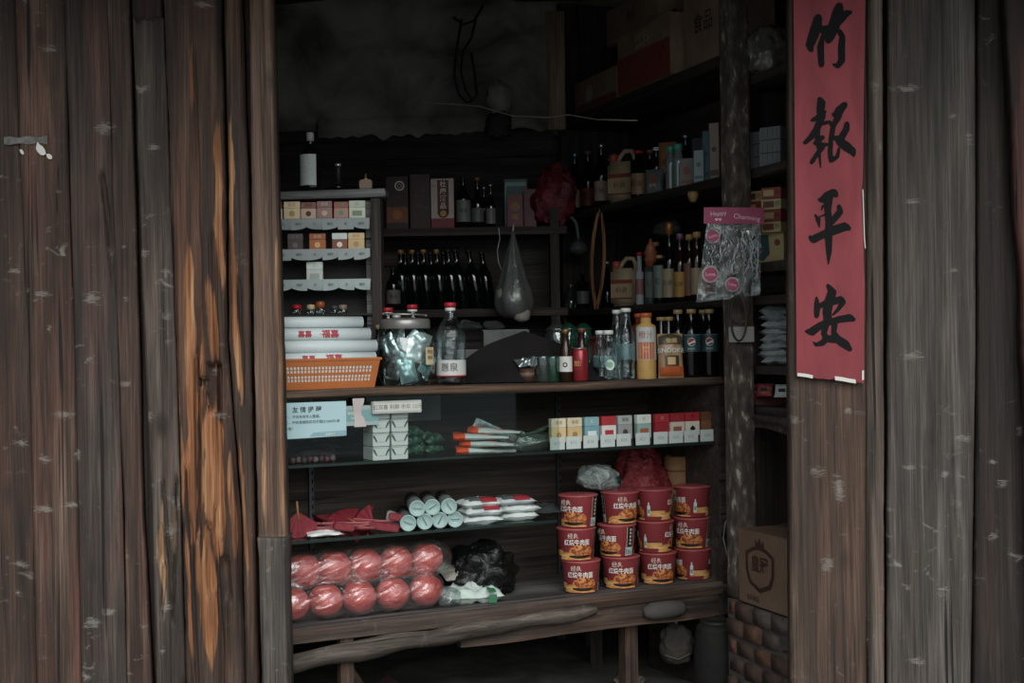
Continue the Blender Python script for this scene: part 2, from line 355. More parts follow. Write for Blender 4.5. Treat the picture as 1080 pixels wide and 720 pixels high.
# ================================================================ FRONT BOARDS
YF = 4.45
def interp(ed, py):
    if py <= ed[0][0]: return ed[0][1:]
    for a, b_ in zip(ed, ed[1:]):
        if py <= b_[0]:
            t = (py - a[0]) / (b_[0] - a[0]); return tuple(a[i] + (b_[i] - a[i]) * t for i in range(1, 3))
    return ed[-1][1:]
def fbm(x, y, z, o=3):
    s = 0; a = 1
    for i in range(o): s += a * noise.noise(Vector((x, y, z))); x *= 2.1; y *= 2.1; z *= 2.1; a *= .5
    return s
def board(name, ed, mat, dy=0.0, thick=.04, relief=.004, bulge=.0, grooves=(), pits=(), seed=0, nx=20, nz=300, top=-95, bot=828, wob=1.2, fr=26, zf=1.1, rnd=.006, endrag=0, bare=()):
    b = MB(); Y = YF - dy; vs = []; fs = []; AB = []; AD = []
    for j in range(nz + 1):
        py = top + (bot - top) * j / nz; xl, xr = interp(ed, py)
        xl += wob * (noise.noise(Vector((py * .012, seed, 1))) + .4 * noise.noise(Vector((py * .06, seed, 2))))
        xr += wob * (noise.noise(Vector((py * .012, seed, 5))) + .4 * noise.noise(Vector((py * .06, seed, 6))))
        for i in range(nx + 1):
            s = i / nx; px = xl + (xr - xl) * s; pyy = py
            if endrag: pyy = py + endrag * fbm(s * 3, seed, 0) * max(0, 1 - 4 * min(j, nz - j) / nz)
            h = relief * fbm(px / 340 * fr + seed * 3, py / 340 * zf, seed) + bulge * (1 - (2 * s - 1) ** 2)
            e = min(s, 1 - s) * (xr - xl) / 340
            if e < rnd: h -= rnd * .8 * (1 - e / rnd) ** 2
            for (gx0, gy0, gx1, gy1, gw, gd) in grooves:
                if gy0 - 12 < py < gy1 + 12:
                    t = min(1, max(0, (py - gy0) / (gy1 - gy0))); gx = gx0 + (gx1 - gx0) * t + 1.6 * noise.noise(Vector((py * .02, gx0, 3)))
                    fade = min(1, max(0, min(py - gy0, gy1 - py) / 12 + 1)); d_ = abs(px - gx) / gw
                    if d_ < 1: h -= gd * (1 - d_ * d_) * fade
            for (x0, y0, x1, y1, pd) in pits:
                if x0 < px < x1 and y0 < py < y1: h -= pd
            p = at(px, pyy, Y); vs.append((p.x, Y - h, p.z))
            a_ = 0
            for (x0, y0, x1, y1, w0_, am) in bare:
                if y0 - 40 < py < y1 + 40:
                    t = min(1, max(0, (py - y0) / (y1 - y0))); cx = x0 + (x1 - x0) * t + 3 * noise.noise(Vector((py * .015, x0, 7)))
                    ww = w0_ * (.55 + .45 * math.sin(math.pi * min(1, max(0, t))) ** .5) * (1 + .4 * noise.noise(Vector((py * .03, x0, 1))))
                    en = min(1, max(0, (py - y0 + 40) / 60)) * min(1, max(0, (y1 + 40 - py) / 60))
                    a_ = max(a_, am * en * max(0, 1 - (abs(px - cx) / ww) ** 2))
            AB.append(a_)
            AD.append(max([math.exp(-((px - sx_) / rx_) ** 2 - ((py - sy_) / ry_) ** 2) for sx_, sy_, rx_, ry_ in SCUFFS if abs(sy_ - py) < 3 * ry_] or [0]))
    w = nx + 1
    for j in range(nz):
        for i in range(nx): fs.append([j * w + i, (j + 1) * w + i, (j + 1) * w + i + 1, j * w + i + 1])
    n0 = len(vs)
    for j in range(nz + 1): vs.append((vs[j * w][0], Y + thick, vs[j * w][2]))
    for j in range(nz + 1): vs.append((vs[j * w + nx][0], Y + thick, vs[j * w + nx][2]))
    for j in range(nz):
        fs.append([j * w, n0 + j, n0 + j + 1, (j + 1) * w]); c = n0 + nz + 1 + j
        fs.append([j * w + nx, (j + 1) * w + nx, c + 1, c]); fs.append([n0 + j, c, c + 1, n0 + j + 1])
    for j in (0, nz):
        fs.append([j * w + i for i in range(w)] + [n0 + nz + 1 + j, n0 + j])
    b.add(vs, fs, mat, None, True); o = b.build(name)
    for nm_, A_ in (('bare', AB), ('dust', AD)):
        at_ = o.data.attributes.new(nm_, 'FLOAT', 'POINT'); at_.data.foreach_set('value', A_ + [0.0] * (len(vs) - len(A_)))
    return o
SCUFFS = [(52, 52, 13, 5), (98, 315, 12, 8), (45, 310, 11, 5), (15, 285, 12, 4), (52, 347, 4, 5), (132, 405, 8, 5), (67, 437, 14, 5), (22, 467, 11, 5), (47, 485, 8, 8), (82, 480, 4, 10), (47, 537, 14, 6), (75, 532, 13, 5), (22, 595, 13, 5), (19, 625, 4, 4), (97, 657, 10, 8), (115, 645, 9, 5),
  (150, 92, 12, 5), (162, 155, 9, 6), (150, 268, 8, 6), (174, 288, 4, 8), (157, 440, 9, 7), (172, 685, 4, 5), (172, 445, 5, 3), (232, 438, 15, 3.5), (225, 391, 4, 5), (110, 135, 12, 9), (215, 6, 14, 5), (133, 315, 5, 3), (130, 260, 4, 3), (180, 560, 10, 9), (176, 640, 9, 6), (186, 530, 5, 14),
  (955, 93, 22, 5), (922, 92, 9, 5), (965, 212, 13, 5), (1005, 122, 5, 5), (1022, 145, 6, 8), (1005, 285, 7, 3), (962, 375, 15, 6), (1017, 462, 12, 5), (997, 500, 5, 5), (957, 492, 10, 5), (862, 497, 12, 7), (885, 515, 7, 20), (872, 595, 10, 10), (1057, 510, 9, 7), (1047, 487, 8, 4), (1047, 565, 7, 5), (965, 697, 11, 6), (928, 155, 4, 10), (895, 433, 5, 6), (1077, 455, 6, 7)]
wd = lambda n, s, **k: wood('front_board_' + n, *k.pop('c', ('251b17', '453329', '634f43')), seed=s, attrs=OR, **k)
OR = '9a5c30'
RB = '5c3326'
specs = [
 # name, edges (py, xl, xr), wood args, board args, label
 ('wall_board', [(0, -190, -83), (720, -186, -77)], dict(s=1, red=RB), dict(seed=1), None),
 ('wall_board', [(0, -83, 15), (200, -82, 22), (360, -80, 30), (720, -77, 38)], dict(s=2, red=RB, scuff=.2), dict(seed=2, wob=.5, rnd=.003, relief=.003), None),
 ('wall_board', [(0, 15.5, 68), (200, 22.5, 71), (360, 30.5, 78), (720, 38.5, 85)], dict(s=3, red=RB, scuff=.3, redamt=.75), dict(seed=3, dy=.003, wob=.5, rnd=.003, relief=.003, grooves=[(62, 180, 50, 360, 2, .004), (50, 60, 56, 240, 2, .004)]), None),
 ('wall_board', [(0, 68.5, 112.5), (360, 78.5, 123.5), (720, 85.5, 133)], dict(s=14, red=RB, scuff=.3, c=('241d1a', '3d332e', '544a43')), dict(seed=4, dy=.001, wob=.5, rnd=.003, relief=.003, grooves=[(108, 190, 121, 300, 3.4, .02)]), None),
 ('wall_board', [(0, 113, 136), (360, 124, 146), (540, 131, 150), (720, 134, 160)], dict(s=5, red='4a261c', redamt=.8), dict(seed=5, dy=.0, wob=.7, rnd=.003, relief=.003), None),
]
for i, (nm, ed, wa, ba, lb) in enumerate(specs):
    s_ = wa.pop('s'); struct(board('wall_front', ed, wd('left%d' % i, s_, **wa), **ba))
slab('wall_front', at(136, 300, YF).x - .06, at(270, 300, YF).x, 4.505, 4.53, 0, 2.68, m_dark)
specs = [
 ('wall_board', [(0, 937, 1028), (360, 937, 1029), (720, 936, 1024)], dict(s=8, c=('2a2522', '453e39', '5e5650'), red='4c3a30', scuff=.3, redamt=.4), dict(seed=8, dy=.0, nx=26, wob=.7, rnd=.004, relief=.003, grooves=[(978, 0, 977, 400, 1.5, .004), (955, 560, 957, 828, 1.6, .006)]), None),
 ('wall_board', [(0, 1032, 1070), (360, 1031, 1082), (720, 1027, 1084)], dict(s=9, c=('181310', '261e1a', '3a302a'), red='3a231b', scuff=.3), dict(seed=9, dy=-.055), None),
 ('wall_board', [(0, 1071, 1172), (720, 1085, 1172)], dict(s=10, c=('1f1916', '352b26', '4a3f39'), red=RB), dict(seed=10, dy=-.04), None),
 ('wall_board', [(0, 1174, 1290), (720, 1174, 1290)], dict(s=11, red=RB), dict(seed=12), None),
]
for i, (nm, ed, wa, ba, lb) in enumerate(specs):
    s_ = wa.pop('s'); struct(board('wall_front', ed, wd('right%d' % i, s_, **wa), **ba))
Zf = lambda py: EYE + (360 - py) / F * YF
OR = '9a5c30'
# worn post with bare orange wood
w_post = wood('worn_post', '1c1512', '3d2c23', '574437', red='643c28', seed=21, redamt=.7, scuff=.1, attrs='86522f', spots=.1)
tag(board('door_post', [(0, 172, 232), (180, 179, 236), (360, 185, 238), (540, 192, 252), (720, 196, 258)], w_post, dy=.05, thick=.07, relief=.011, bulge=.012, fr=24, zf=.7, nx=64, nz=300, seed=21, rnd=.012, wob=2,
   grooves=[(206, 60, 214, 380, 3, .008), (226, 250, 233, 560, 3, .014), (208, 380, 210, 560, 4, .016), (228, 540, 240, 828, 3, .014), (222, 560, 226, 620, 7, .016), (238, 595, 240, 625, 6, .022), (198, 500, 214, 828, 3, .01)],
   bare=[(199, 265, 204, 560, 8, 1.0), (196, 560, 203, 700, 5, .6), (229, 130, 233, 300, 6, .9), (222, 290, 226, 380, 9, .8), (214, 330, 212, 560, 5, .6), (224, 436, 230, 575, 14, 1.15), (218, 575, 224, 690, 11, 1.1), (209, 560, 212, 640, 5, .8), (244, 470, 247, 590, 5, .8), (201, 30, 204, 130, 4, .5), (190, 420, 194, 540, 4, .5)],
   pits=[(219, 382, 234, 437, .035), (209, 398, 219, 408, .03)]), 'thick weathered post with bare orange streaks and a cut mortise hole, left of the opening', 'post')
w_strip = wood('worn_strip', '1c1512', '3a2c25', '544338', red='6b4630', seed=22, redamt=.7, scuff=.1, attrs='8a5735', spots=.1)
tag(board('door_post', [(0, 236, 254), (180, 240, 261), (360, 241, 264), (540, 255, 268), (720, 259, 272)], w_strip, dy=.035, thick=.05, relief=.008, bulge=.006, nx=24, nz=240, seed=23, fr=30, zf=.7, rnd=.008, wob=1.4,
   grooves=[(252, 300, 256, 420, 2.5, .012)], bare=[(243, 130, 248, 360, 5, .8), (250, 350, 254, 420, 4, .9), (246, 400, 262, 600, 4, .6), (252, 560, 256, 640, 3, .7)]), 'narrow ridged wooden strip between the worn post and the smooth jamb', 'post')
w_batt = wood('grey_batten', '241d1a', '40362f', '5f544c', seed=25, attrs='7a6450', scuff=.3, red='4a352b', redamt=.5, spots=.5)
tag(board('batten', [(0, 139, 172), (180, 146, 179), (360, 152, 185), (540, 160, 191), (720, 165, 195)], w_batt, dy=.03, thick=.05, relief=.006, nx=30, nz=260, top=19, seed=26, bulge=.004, endrag=10, bare=[(170, 520, 172, 650, 6, .7), (184, 520, 186, 600, 3, .6)],
   grooves=[(172, 515, 182, 640, 2.4, .02), (186, 510, 183, 648, 2.2, .02), (170, 560, 171, 585, 3, .016), (174, 600, 170, 640, 2.6, .014)]), 'grey wooden batten with sawn top and knotted split foot, left of the worn post', 'batten')
w_old = wood('top_wedge', '1a1210', '2c1d19', '40241d', seed=27, scuff=0)
tag(board('batten', [(0, 139, 171), (60, 139, 171)], w_old, dy=.0, thick=.03, top=-95, bot=40, nz=40, seed=28), 'short dark board above the sawn top of the grey batten', 'batten')
w_jamb = wood('jamb_wood', '3a2b23', '5d483b', '7a6354', seed=31, red='6e4a38', redamt=.5, fine=.9, scuff=.1, attrs='8f6a4d', spots=.3)
g_j = [(274, -95, 284, 560, 1.5, .005), (283, 60, 291, 560, 1.3, .005)]
tag(board('door_jamb', [(0, 263, 285), (180, 265, 290), (360, 268, 295), (565, 272, 301)], w_jamb, dy=.06, thick=.10, relief=.004, nx=26, nz=200, bot=566, seed=31, rnd=.005, grooves=g_j, bare=[(292, 200, 299, 560, 5, .75), (275, 300, 280, 560, 5, .5)]), 'light brown grooved jamb board forming the left edge of the opening', 'door jamb')
w_jl = wood('jamb_foot', '2e2a27', '4a443f', '645d57', attrs=OR, seed=33, red='5a4034', redamt=.4, scuff=.3)
tag(board('door_jamb', [(566, 271, 302), (590, 273, 301), (720, 276, 303)], w_jl, dy=.075, thick=.12, relief=.004, nx=20, nz=70, top=567, seed=34, bulge=.004), 'grey replacement piece at the foot of the left jamb', 'door jamb')
# right of the opening
w_rb = wood('banner_board', '241b16', '42332a', '5e4b3c', attrs=OR, seed=36, red='4b3024', redamt=.6, scuff=.2, spots=.3)
tag(board('door_jamb', [(0, 833, 914), (360, 833, 914), (720, 835, 915)], w_rb, dy=.02, thick=.06, nx=26, nz=170, seed=36, relief=.003), 'dark brown jamb board behind the red paper banner, right edge of the opening', 'door jamb')
w_ml = wood('rounded_moulding', '2e2621', '4e433b', '6b5f54', attrs=OR, seed=38, red='5a4234', redamt=.5, scuff=.3)
tag(board('door_moulding', [(0, 915, 931), (360, 914, 932), (720, 914, 933)], w_ml, dy=.022, thick=.05, nx=16, nz=170, seed=38, relief=.002, bulge=.014, rnd=.003), 'rounded wooden moulding beside the red banner', 'moulding')
w_ed = wood('leaning_board', '140f0d', '231a17', '33241f', seed=40, red='5c3026', redamt=.9, scuff=0)
tag(board('leaning_board', [(0, 1061, 1110), (330, 1079, 1130), (720, 1098, 1150)], w_ed, dy=.02, thick=.05, nx=14, nz=120, seed=41, wob=3, relief=.008), 'dark board with a ragged reddish edge at the far right of the picture', 'board')
# white flakes where a poster was torn off
m_flake = plain('c9c7c0', .8)
fl = MB()
for (x, y, w, h, s_, lb_) in ((43, 158, 9, 13, 1, 'largest torn white paper scrap on the left wall boards'), (52, 165, 6, 6, 2, 'small white paper scrap right of the largest one'), (23, 160, 4, 6, 3, 'tiny white paper scrap left of the largest one')):
    fl = MB()
    c = at(x, y, YF - .012); n = 11
    fl.add([(c.x + w / 680 * math.cos(a) * (1 + .6 * noise.noise(Vector((a * 2, s_, 0)))) + h / 1500 * -math.sin(a), c.y, c.z + h / 680 * math.sin(a) * (1 + .6 * noise.noise(Vector((a * 2, s_, 9))))) for a in [2 * math.pi * i / n for i in range(n)]], [list(range(n))], m_flake); tag(fl.build('paper_scrap'), lb_, 'paper')
m_tape = mott('old_tape', [(.3, '4a4844'), (.7, '6c6a66')], (60, 8, 60), .6)
b = MB(); c = at(27, 148, YF - .009); b.grid(lambda u, v: (c.x + (u - .5) * .135, c.y + .001 * math.sin(u * 9), c.z + (v - .5) * .022 * (1 + .2 * math.sin(u * 14))), 12, 3, m_tape)
tag(b.build('tape_strip'), 'faded strip of tape across the left wall boards', 'tape')

# ================================================================ RED BANNER
m_red = mott('red_paper', [(.25, '6f262c'), (.5, '843037'), (.75, '933a42')], (9, 9, 2.5), .75, .25, .8, 5, seed=2, bd=.003)
m_white = plain('c8c4bc', .8); m_ink = plain('0c0c0d', .8, spec=.2)
YB = YF - .045
bt = thing('paper_banner', 'long red paper banner with four black brush characters on the right jamb', 'banner', at(875, 402, YB))
bl = Vector(bt.location)
def bpt(px, py, off=0):
    p = at(px, py, YB); w_ = .0035 * math.sin(py * .021) * math.sin((px - 837) / 76 * 3.14) + .0015 * noise.noise(Vector((px * .05, py * .02, 3)))
    return Vector((p.x, YB - w_ - off, p.z)) - bl
EL = [(-80, 836), (0, 837), (360, 840), (396, 840)]; ER = [(-80, 912.5), (0, 912.5), (190, 910), (200, 908.5), (300, 912), (403, 911)]
li = lambda E, y: next((a[1] + (b_[1] - a[1]) * (y - a[0]) / (b_[0] - a[0]) for a, b_ in zip(E, E[1:]) if y <= b_[0]), E[-1][1])
b = MB()
for off in (0, -.0012):
    b.grid(lambda u, v: bpt(li(EL, -80 + 476 * v) + (li(ER, -80 + 476 * v) - li(EL, -80 + 476 * v)) * u, -80 + 476 * v + v ** 8 * 8 * u + v ** 30 * 2.5 * noise.noise(Vector((u * 8, 3, 1))), off), 20, 110, m_red)
b.build('red_sheet', bt)
def strip(pts, w):
    b = MB(); k = len(pts); b.add([bpt(x, y, .002) for x, y in pts] + [bpt(x + w[0], y + w[1], .002) for x, y in pts], [[i, i + 1, k + i + 1, k + i] for i in range(k - 1)], m_white); b.build('torn_backing', bt)['label'] = 'white torn paper edge of the banner'
strip([(841, 393), (850, 394), (857, 395.5)], (0, 3.5)); strip([(880, 396.5), (888, 397.5), (895, 399), (902, 400)], (.5, 4.2)); strip([(909.5, 200), (910.3, 225), (911, 250), (912, 262)], (1.0, 0)); strip([(911, 390), (911, 400)], (-2, 1))
def brush(strokes, sc, ox, oy):
    b = MB()
    for st in strokes:
        st = [(x / sc + ox, y / sc + oy, w / sc / 2) for x, y, w in st]; pts = []
        for q in range(len(st) - 1):
            for t in range(5):
                f = t / 5; f2 = f
                pts.append(tuple(st[q][i] + (st[q + 1][i] - st[q][i]) * f2 for i in range(3)))
        pts.append(st[-1]); L = []; Rr = []; k = len(pts)
        for i, (x, y, w) in enumerate(pts):
            a_, b2 = pts[max(0, i - 2)], pts[min(k - 1, i + 2)]; dx, dy = b2[0] - a_[0], b2[1] - a_[1]; d = math.hypot(dx, dy) or 1
            w2 = w * (1 + .10 * noise.noise(Vector((x * .5, y * .5, i))))
            L.append(bpt(x - dy / d * w2, y + dx / d * w2, .0018)); Rr.append(bpt(x + dy / d * w2, y - dx / d * w2, .0018))
        b.add(L + Rr, [[i, i + 1, k + i + 1, k + i] for i in range(k - 1)], m_ink)
        for (x, y, w) in (pts[0], pts[-1]):
            b.add([bpt(x + w * .9 * math.cos(a), y + w * .9 * math.sin(a), .0018) for a in [i * math.pi / 5 for i in range(10)]], [list(range(10))], m_ink)
    return b
C1 = [[(262, 150, 68), (245, 230, 90), (215, 320, 85), (190, 390, 66), (205, 425, 40)], [(290, 240, 60), (350, 300, 85), (345, 350, 50)], [(300, 300, 30), (280, 400, 60), (288, 550, 48)],
      [(440, 55, 74), (425, 120, 100), (395, 220, 100), (350, 330, 80)], [(430, 180, 80), (500, 115, 60), (535, 105, 36)], [(440, 265, 46), (465, 310, 52), (458, 420, 62), (460, 510, 60), (425, 560, 44), (390, 547, 22)], [(290, 250, 60), (410, 240, 70)]]
C2 = [[(275, 120, 50), (288, 150, 72), (280, 210, 68), (295, 270, 66)], [(210, 295, 28), (255, 275, 46), (320, 225, 28)], [(290, 270, 60), (250, 370, 58), (200, 440, 48), (150, 485, 34)], [(280, 325, 40), (360, 310, 28), (385, 350, 36)],
      [(262, 340, 36), (256, 450, 48), (272, 560, 28), (284, 690, 12)], [(235, 485, 36), (300, 505, 46), (338, 498, 26)], [(300, 520, 46), (240, 600, 38), (208, 650, 36)], [(300, 440, 40), (270, 455, 56)],
      [(485, 165, 56), (440, 215, 74), (400, 255, 44), (384, 240, 18)], [(440, 250, 56), (390, 340, 46), (370, 450, 42), (364, 560, 42), (372, 635, 44), (425, 600, 34), (440, 530, 24)], [(505, 325, 46), (500, 370, 56), (465, 430, 56), (440, 470, 66), (500, 515, 78), (556, 560, 62), (562, 590, 30)], [(380, 440, 36), (460, 455, 56)]]
C3 = [[(385, 95, 54), (350, 135, 92), (295, 165, 56), (272, 160, 26)], [(400, 100, 60), (415, 125, 46)], [(350, 140, 80), (345, 250, 58), (355, 350, 58), (352, 480, 66), (355, 600, 48), (350, 705, 12)], [(304, 215, 22), (290, 255, 8)], [(238, 290, 14), (265, 335, 42), (275, 395, 10)], [(262, 315, 12), (330, 285, 18)],
      [(440, 220, 38), (450, 265, 56), (412, 310, 56), (378, 365, 36)], [(198, 480, 36), (220, 500, 66), (300, 460, 66), (400, 420, 76), (490, 390, 74), (520, 405, 48)]]
C4 = [[(258, 65, 22), (285, 105, 56), (270, 155, 58), (252, 230, 58), (258, 300, 48)], [(186, 145, 18), (190, 200, 42), (186, 260, 30)], [(195, 200, 28), (260, 172, 48), (340, 155, 46), (355, 170, 36), (320, 220, 24), (290, 250, 14)], [(122, 355, 22), (155, 358, 54), (220, 312, 42), (330, 280, 42), (395, 270, 50), (420, 280, 30)],
      [(248, 290, 48), (232, 370, 38), (250, 402, 38), (220, 430, 38), (182, 440, 24), (167, 425, 10)], [(300, 310, 40), (294, 360, 34), (310, 400, 54), (370, 440, 54), (396, 468, 34)], [(240, 402, 44), (305, 404, 50)]]
for st, sc, oy in ((C1, 8, 0), (C2, 8, 90), (C3, 8, 190), (C4, 6, 290)): brush(st, sc, 830, oy).build('brush_character', bt)

# ================================================================ CABINET COUNTER
m_top = wood('counter_edge_wood', '2f2620', '57473c', '7d6654', seed=51, axis='x', scuff=.1, red='6b4a34', spots=.15)
m_cab = wood('cabinet_boards', '221c19', '382e29', '4a3e37', seed=52, axis='x', scuff=0, spots=0)
m_cabg = mott('grey_lining', [(.3, '5e605e'), (.7, '7d807e')], (4, 4, 4), .7)
m_shelf = wood('shelf_board', '37322e', '575250', '757270', seed=53, axis='x', scuff=.3, spots=0)
m_edge = wood('shelf_edge', '2a231f', '4a3e36', '6a5a4d', seed=54, axis='x', scuff=.2, red='5d3c2c', spots=.2)
m_glass = clear('shelf_glass', (.80, .90, .87), .03, .02)
m_gedge = plain('1e2b28', .25, var=.3)
m_metal = plain('4c4e50', .5, metal=.6)
LC = 1.735; D0 = .50
def cab(name, label, cat): return thing(name, label, cat, (CL.x, CL.y, 0), CA)
ct = cab('display_cabinet', 'old wooden shop counter cabinet with an open front and plank base', 'cabinet')
b = MB()                                                      # counter top with a slightly bowed worn front edge
def topf(u, v):
    x = -.22 + (LC + .22) * u; bow = .006 * math.sin(x * 3.1) + .003 * noise.noise(Vector((x * 9, 0, 0)))
    return x, bow
nx = 60; vs = []; fs = []
for i in range(nx + 1):
    x, bow = topf(i / nx, 0); zz = Z_TOP + .003 * math.sin(x * 5)
    vs += [(x, D0, Z_TOP), (x, .004 + bow, zz), (x, -.006 + bow, zz - .006), (x, -.008 + bow, zz - .022), (x, .004 + bow, zz - .030), (x, D0, Z_TOP - .03)]
for i in range(nx):
    for k in range(5): fs.append([i * 6 + k, i * 6 + k + 1, i * 6 + 7 + k, i * 6 + 6 + k])
b.add(vs, fs, m_top, None, True); b.build('counter_top', ct)
b = MB(); b.box(LC + .2, .02, Z_TOP - .03 - Z_BOT, m_cab, TR(LC / 2 - .1, D0 - .01, Z_BOT)); b.build('back_panel', ct)
for x in (LC - .012, -.21):
    b = MB(); b.box(.024, D0, Z_TOP - .03 - .0, m_cab, TR(x, D0 / 2, 0)); b.build('side_panel', ct)
b = MB(); b.box(.035, .03, Z_TOP - .03 - .30, m_darkx, TR(LC - .005, .0, .30), bev=.003); b.build('corner_post', ct)
b = MB(); b.box(.30, .004, .10, m_cabg, TR(.62, D0 - .03, Z_G1 + .1, ry=0)); b.build('lining_sheet', ct)
# bottom shelf board and its front edge
b = MB(); b.box(LC + .2, D0, .02, m_shelf, TR(LC / 2 - .1, D0 / 2 - .005, Z_BOT - .02)); bsh = b.build('bottom_shelf', ct)
b = MB()
b.grid(lambda u, v: ((LC + .2) * u - .2, -.012 - .004 * math.sin(v * 3.14) + .003 * noise.noise(Vector((u * 14, v * 2, 1))), Z_BOT + .001 - (.046 + .004 * math.sin(u * 5)) * v), 60, 5, m_edge)
b.box(LC + .2, .028, .045, m_edge, TR(LC / 2 - .1, .006, Z_BOT - .046)); b.build('shelf_edging', bsh)
for x in (.25, 1.28):
    b = MB(); b.box(.018, .012, Z_TOP - .03 - Z_BOT, m_metal, TR(x, D0 - .03, Z_BOT))
    for k in range(24): b.box(.004, .003, .014, m_ink, TR(x + .003, D0 - .037, Z_BOT + .02 + k * .031))
    b.build('slotted_rail', ct)
# second rail board and curved log under the shelf
b = MB(); n = 40
b.grid(lambda u, v: (.62 + (LC - .64) * u, .005 + .006 * noise.noise(Vector((u * 8, v * 3, 2))), Z_BOT - .045 - (.085 + .004 * math.sin(u * 9)) * v), 40, 6, m_edge)
b.box(LC - .64, .03, .085, m_edge, TR(.62 + (LC - .64) / 2, .022, Z_BOT - .13)); b.build('lower_rail', ct)
b = MB(); b.tube([(1.36, -.012, .345), (1.39, -.016, .347), (1.46, -.016, .346), (1.52, -.012, .345), (1.54, -.010, .344)], [.016, .032, .034, .030, .014], plain('4a4643', .9), n=10); b.build('rag_patch', ct)['label'] = 'grey rag tacked over the lower rail'
def zlog(x): return .345 + .06 * (x / .9) - .035 * max(0, (x - .9)) if x > 0 else .345
b = MB(); pts = []
for i in range(26):
    x = -.2 + 1.35 * i / 25; pts.append((x, -.012 + .006 * math.sin(i * .8), .318 + .052 * max(0, x) ** .8 + .004 * math.sin(i * 1.3)))
b.tube(pts, [.034 + .004 * math.sin(i * .9) - .010 * (i / 25) ** 2 for i in range(26)], wood('log_wood', '26211d', '453c35', '625850', seed=57, axis='x', scuff=.3), n=14)
tag(b.build('log_beam', loc=(CL.x, CL.y, 0), rot=(0, 0, CA)), 'crooked grey log beam under the bottom shelf', 'beam')
m_leg = wood('leg_wood', '2a1f19', '4a382d', '665141', seed=58, scuff=.1)
for x, y, w, lb in ((.20, .02, .045, 'left'), (1.36, .10, .055, 'right')):
    b = MB(); b.box(w, w, Z_BOT - .05, m_leg, TR(x, y, 0), bev=.004); b.build('leg', ct)
b = MB(); b.tube([(.22, .10, .28), (.45, .32, .0)], .02, m_leg); b.build('brace', ct)
# glass shelves
def gshelf(x0, x1, y0, y1, z, lb):
    t = thing('glass_shelf', lb, 'shelf', (CL.x, CL.y, z), CA)
    b = MB(); b.box(x1 - x0, y1 - y0, .006, m_glass, TR((x0 + x1) / 2, (y0 + y1) / 2, -.007)); b.build('glass_pane', t)
    b = MB(); b.box(x1 - x0, .004, .010, m_gedge, TR((x0 + x1) / 2, y0 - .002, -.0095)); b.build('glass_edge', t)
    for x in (.25, 1.28):
        if x0 < x < x1: b = MB(); b.box(.01, .14, .018, m_metal, TR(x, D0 - .11, -.026)); b.build('bracket', t)
gshelf(-.18, LC - .03, .012, D0 - .045, Z_G1, 'upper glass shelf holding cigarettes inside the counter cabinet')
gshelf(-.18, 1.02, .03, D0 - .045, Z_G2, 'lower shorter glass shelf holding tubes and salt packets')
m_pane = clear('front_glass', (.93, .97, .96), .0, .02, kgl=.28)
b = MB(); b.box(1.02 + .18, .004, Z_TOP - .03 - Z_G1, m_pane, TR((1.02 - .18) / 2, .006, Z_G1)); tag(b.build('front_glass_pane', loc=(CL.x, CL.y, 0), rot=(0, 0, CA)), 'clear front pane of the upper cabinet compartment, behind the notice', 'glass pane')

# ================================================================ SHELVES ON THE RIGHT, POST, BRICKS
m_wpost = mott('flaking_post', [(.3, '352c27'), (.5, '4a3f38'), (.61, '5f554d'), (.66, '8d857b'), (.72, '9e968c')], (42, 42, 18), .9, .6, .2, 6)
st = thing('wall_shelves', 'tall dark wooden shelving running from the back wall to the front on the right', 'shelving', (SA.x, SA.y, 0), math.atan2(SU.y, SU.x))
# local x runs along the shelf towards the viewer, local y = out of the wall is +y?  (into shelf = -90 turn)
def sl(t, d): return TR(t, 0, 0)
LS = 2.15; sgn = 1 if (Matrix.Rotation(math.atan2(SU.y, SU.x), 3, 'Z') @ Vector((0, 1, 0))).dot(Vector((SV.x, SV.y, 0))) > 0 else -1
for z, th, x0, x1 in ((1.4995, .03, -.1, LS), (1.964, .035, -.1, LS), (2.42, .04, -.1, 1.62), (2.30, .03, 1.62, LS), (1.62, .035, 1.66, LS), (1.248, .03, 1.62, LS), (1.10, .03, 1.62, LS)):
    b = MB(); b.grid(lambda u, v: (x0 + (x1 - x0) * u, sgn * (-.004 + .004 * noise.noise(Vector((u * 20, z, 0)))), z - th * v), 40, 2, m_darkx)
    b.box(x1 - x0, .36, th, m_darkx, TR((x0 + x1) / 2, sgn * .18, z - th)); b.build('shelf_board', st)
b = MB(); b.box(LS + .1, .02, 3.0, m_soot, TR(LS / 2 - .05, sgn * .37, 0)); b.build('back_panel', st)
b = MB(); b.box(.04, .36, 3.0, m_dark, TR(.02 - .1, sgn * .18, 0)); b.build('end_panel', st)
b = MB(); b.box(.03, .34, 1.10, m_dark, TR(1.67, sgn * .19, .42)); b.build('divider', st)
# flaking post
pp = ons(785, -.058, 0)
b = MB(); vs = []; n = 16
b.lathe([(.045 + .004 * noise.noise(Vector((0, 0, z * 3))), z) for z in [.412 + 2.69 * i / 60 for i in range(61)]], m_wpost, TR(rz=.4), n=4 * n, fn=lambda a, z: .92 / max(abs(math.cos(a)), abs(math.sin(a))) ** .8 * (1 + .05 * noise.noise(Vector((math.cos(a) * 2, math.sin(a) * 2, z * 6)))))
tag(b.build('store_post', loc=(pp.x, pp.y, 0)), 'flaking painted post between the bottle shelves and the banner side niche', 'post')
b = MB(); b.box(.09, .006, .055, plain('8b8983', .8), TR(0, 0, 0), bev=.001)
q = aty(782, EYE + .015, pp.y - .066); tag(b.build('paper_note', loc=(q.x, q.y, q.z - .03), rot=(0, 0, R(-15))), 'pale paper note on the flaking post below the hanging pink bag', 'paper')
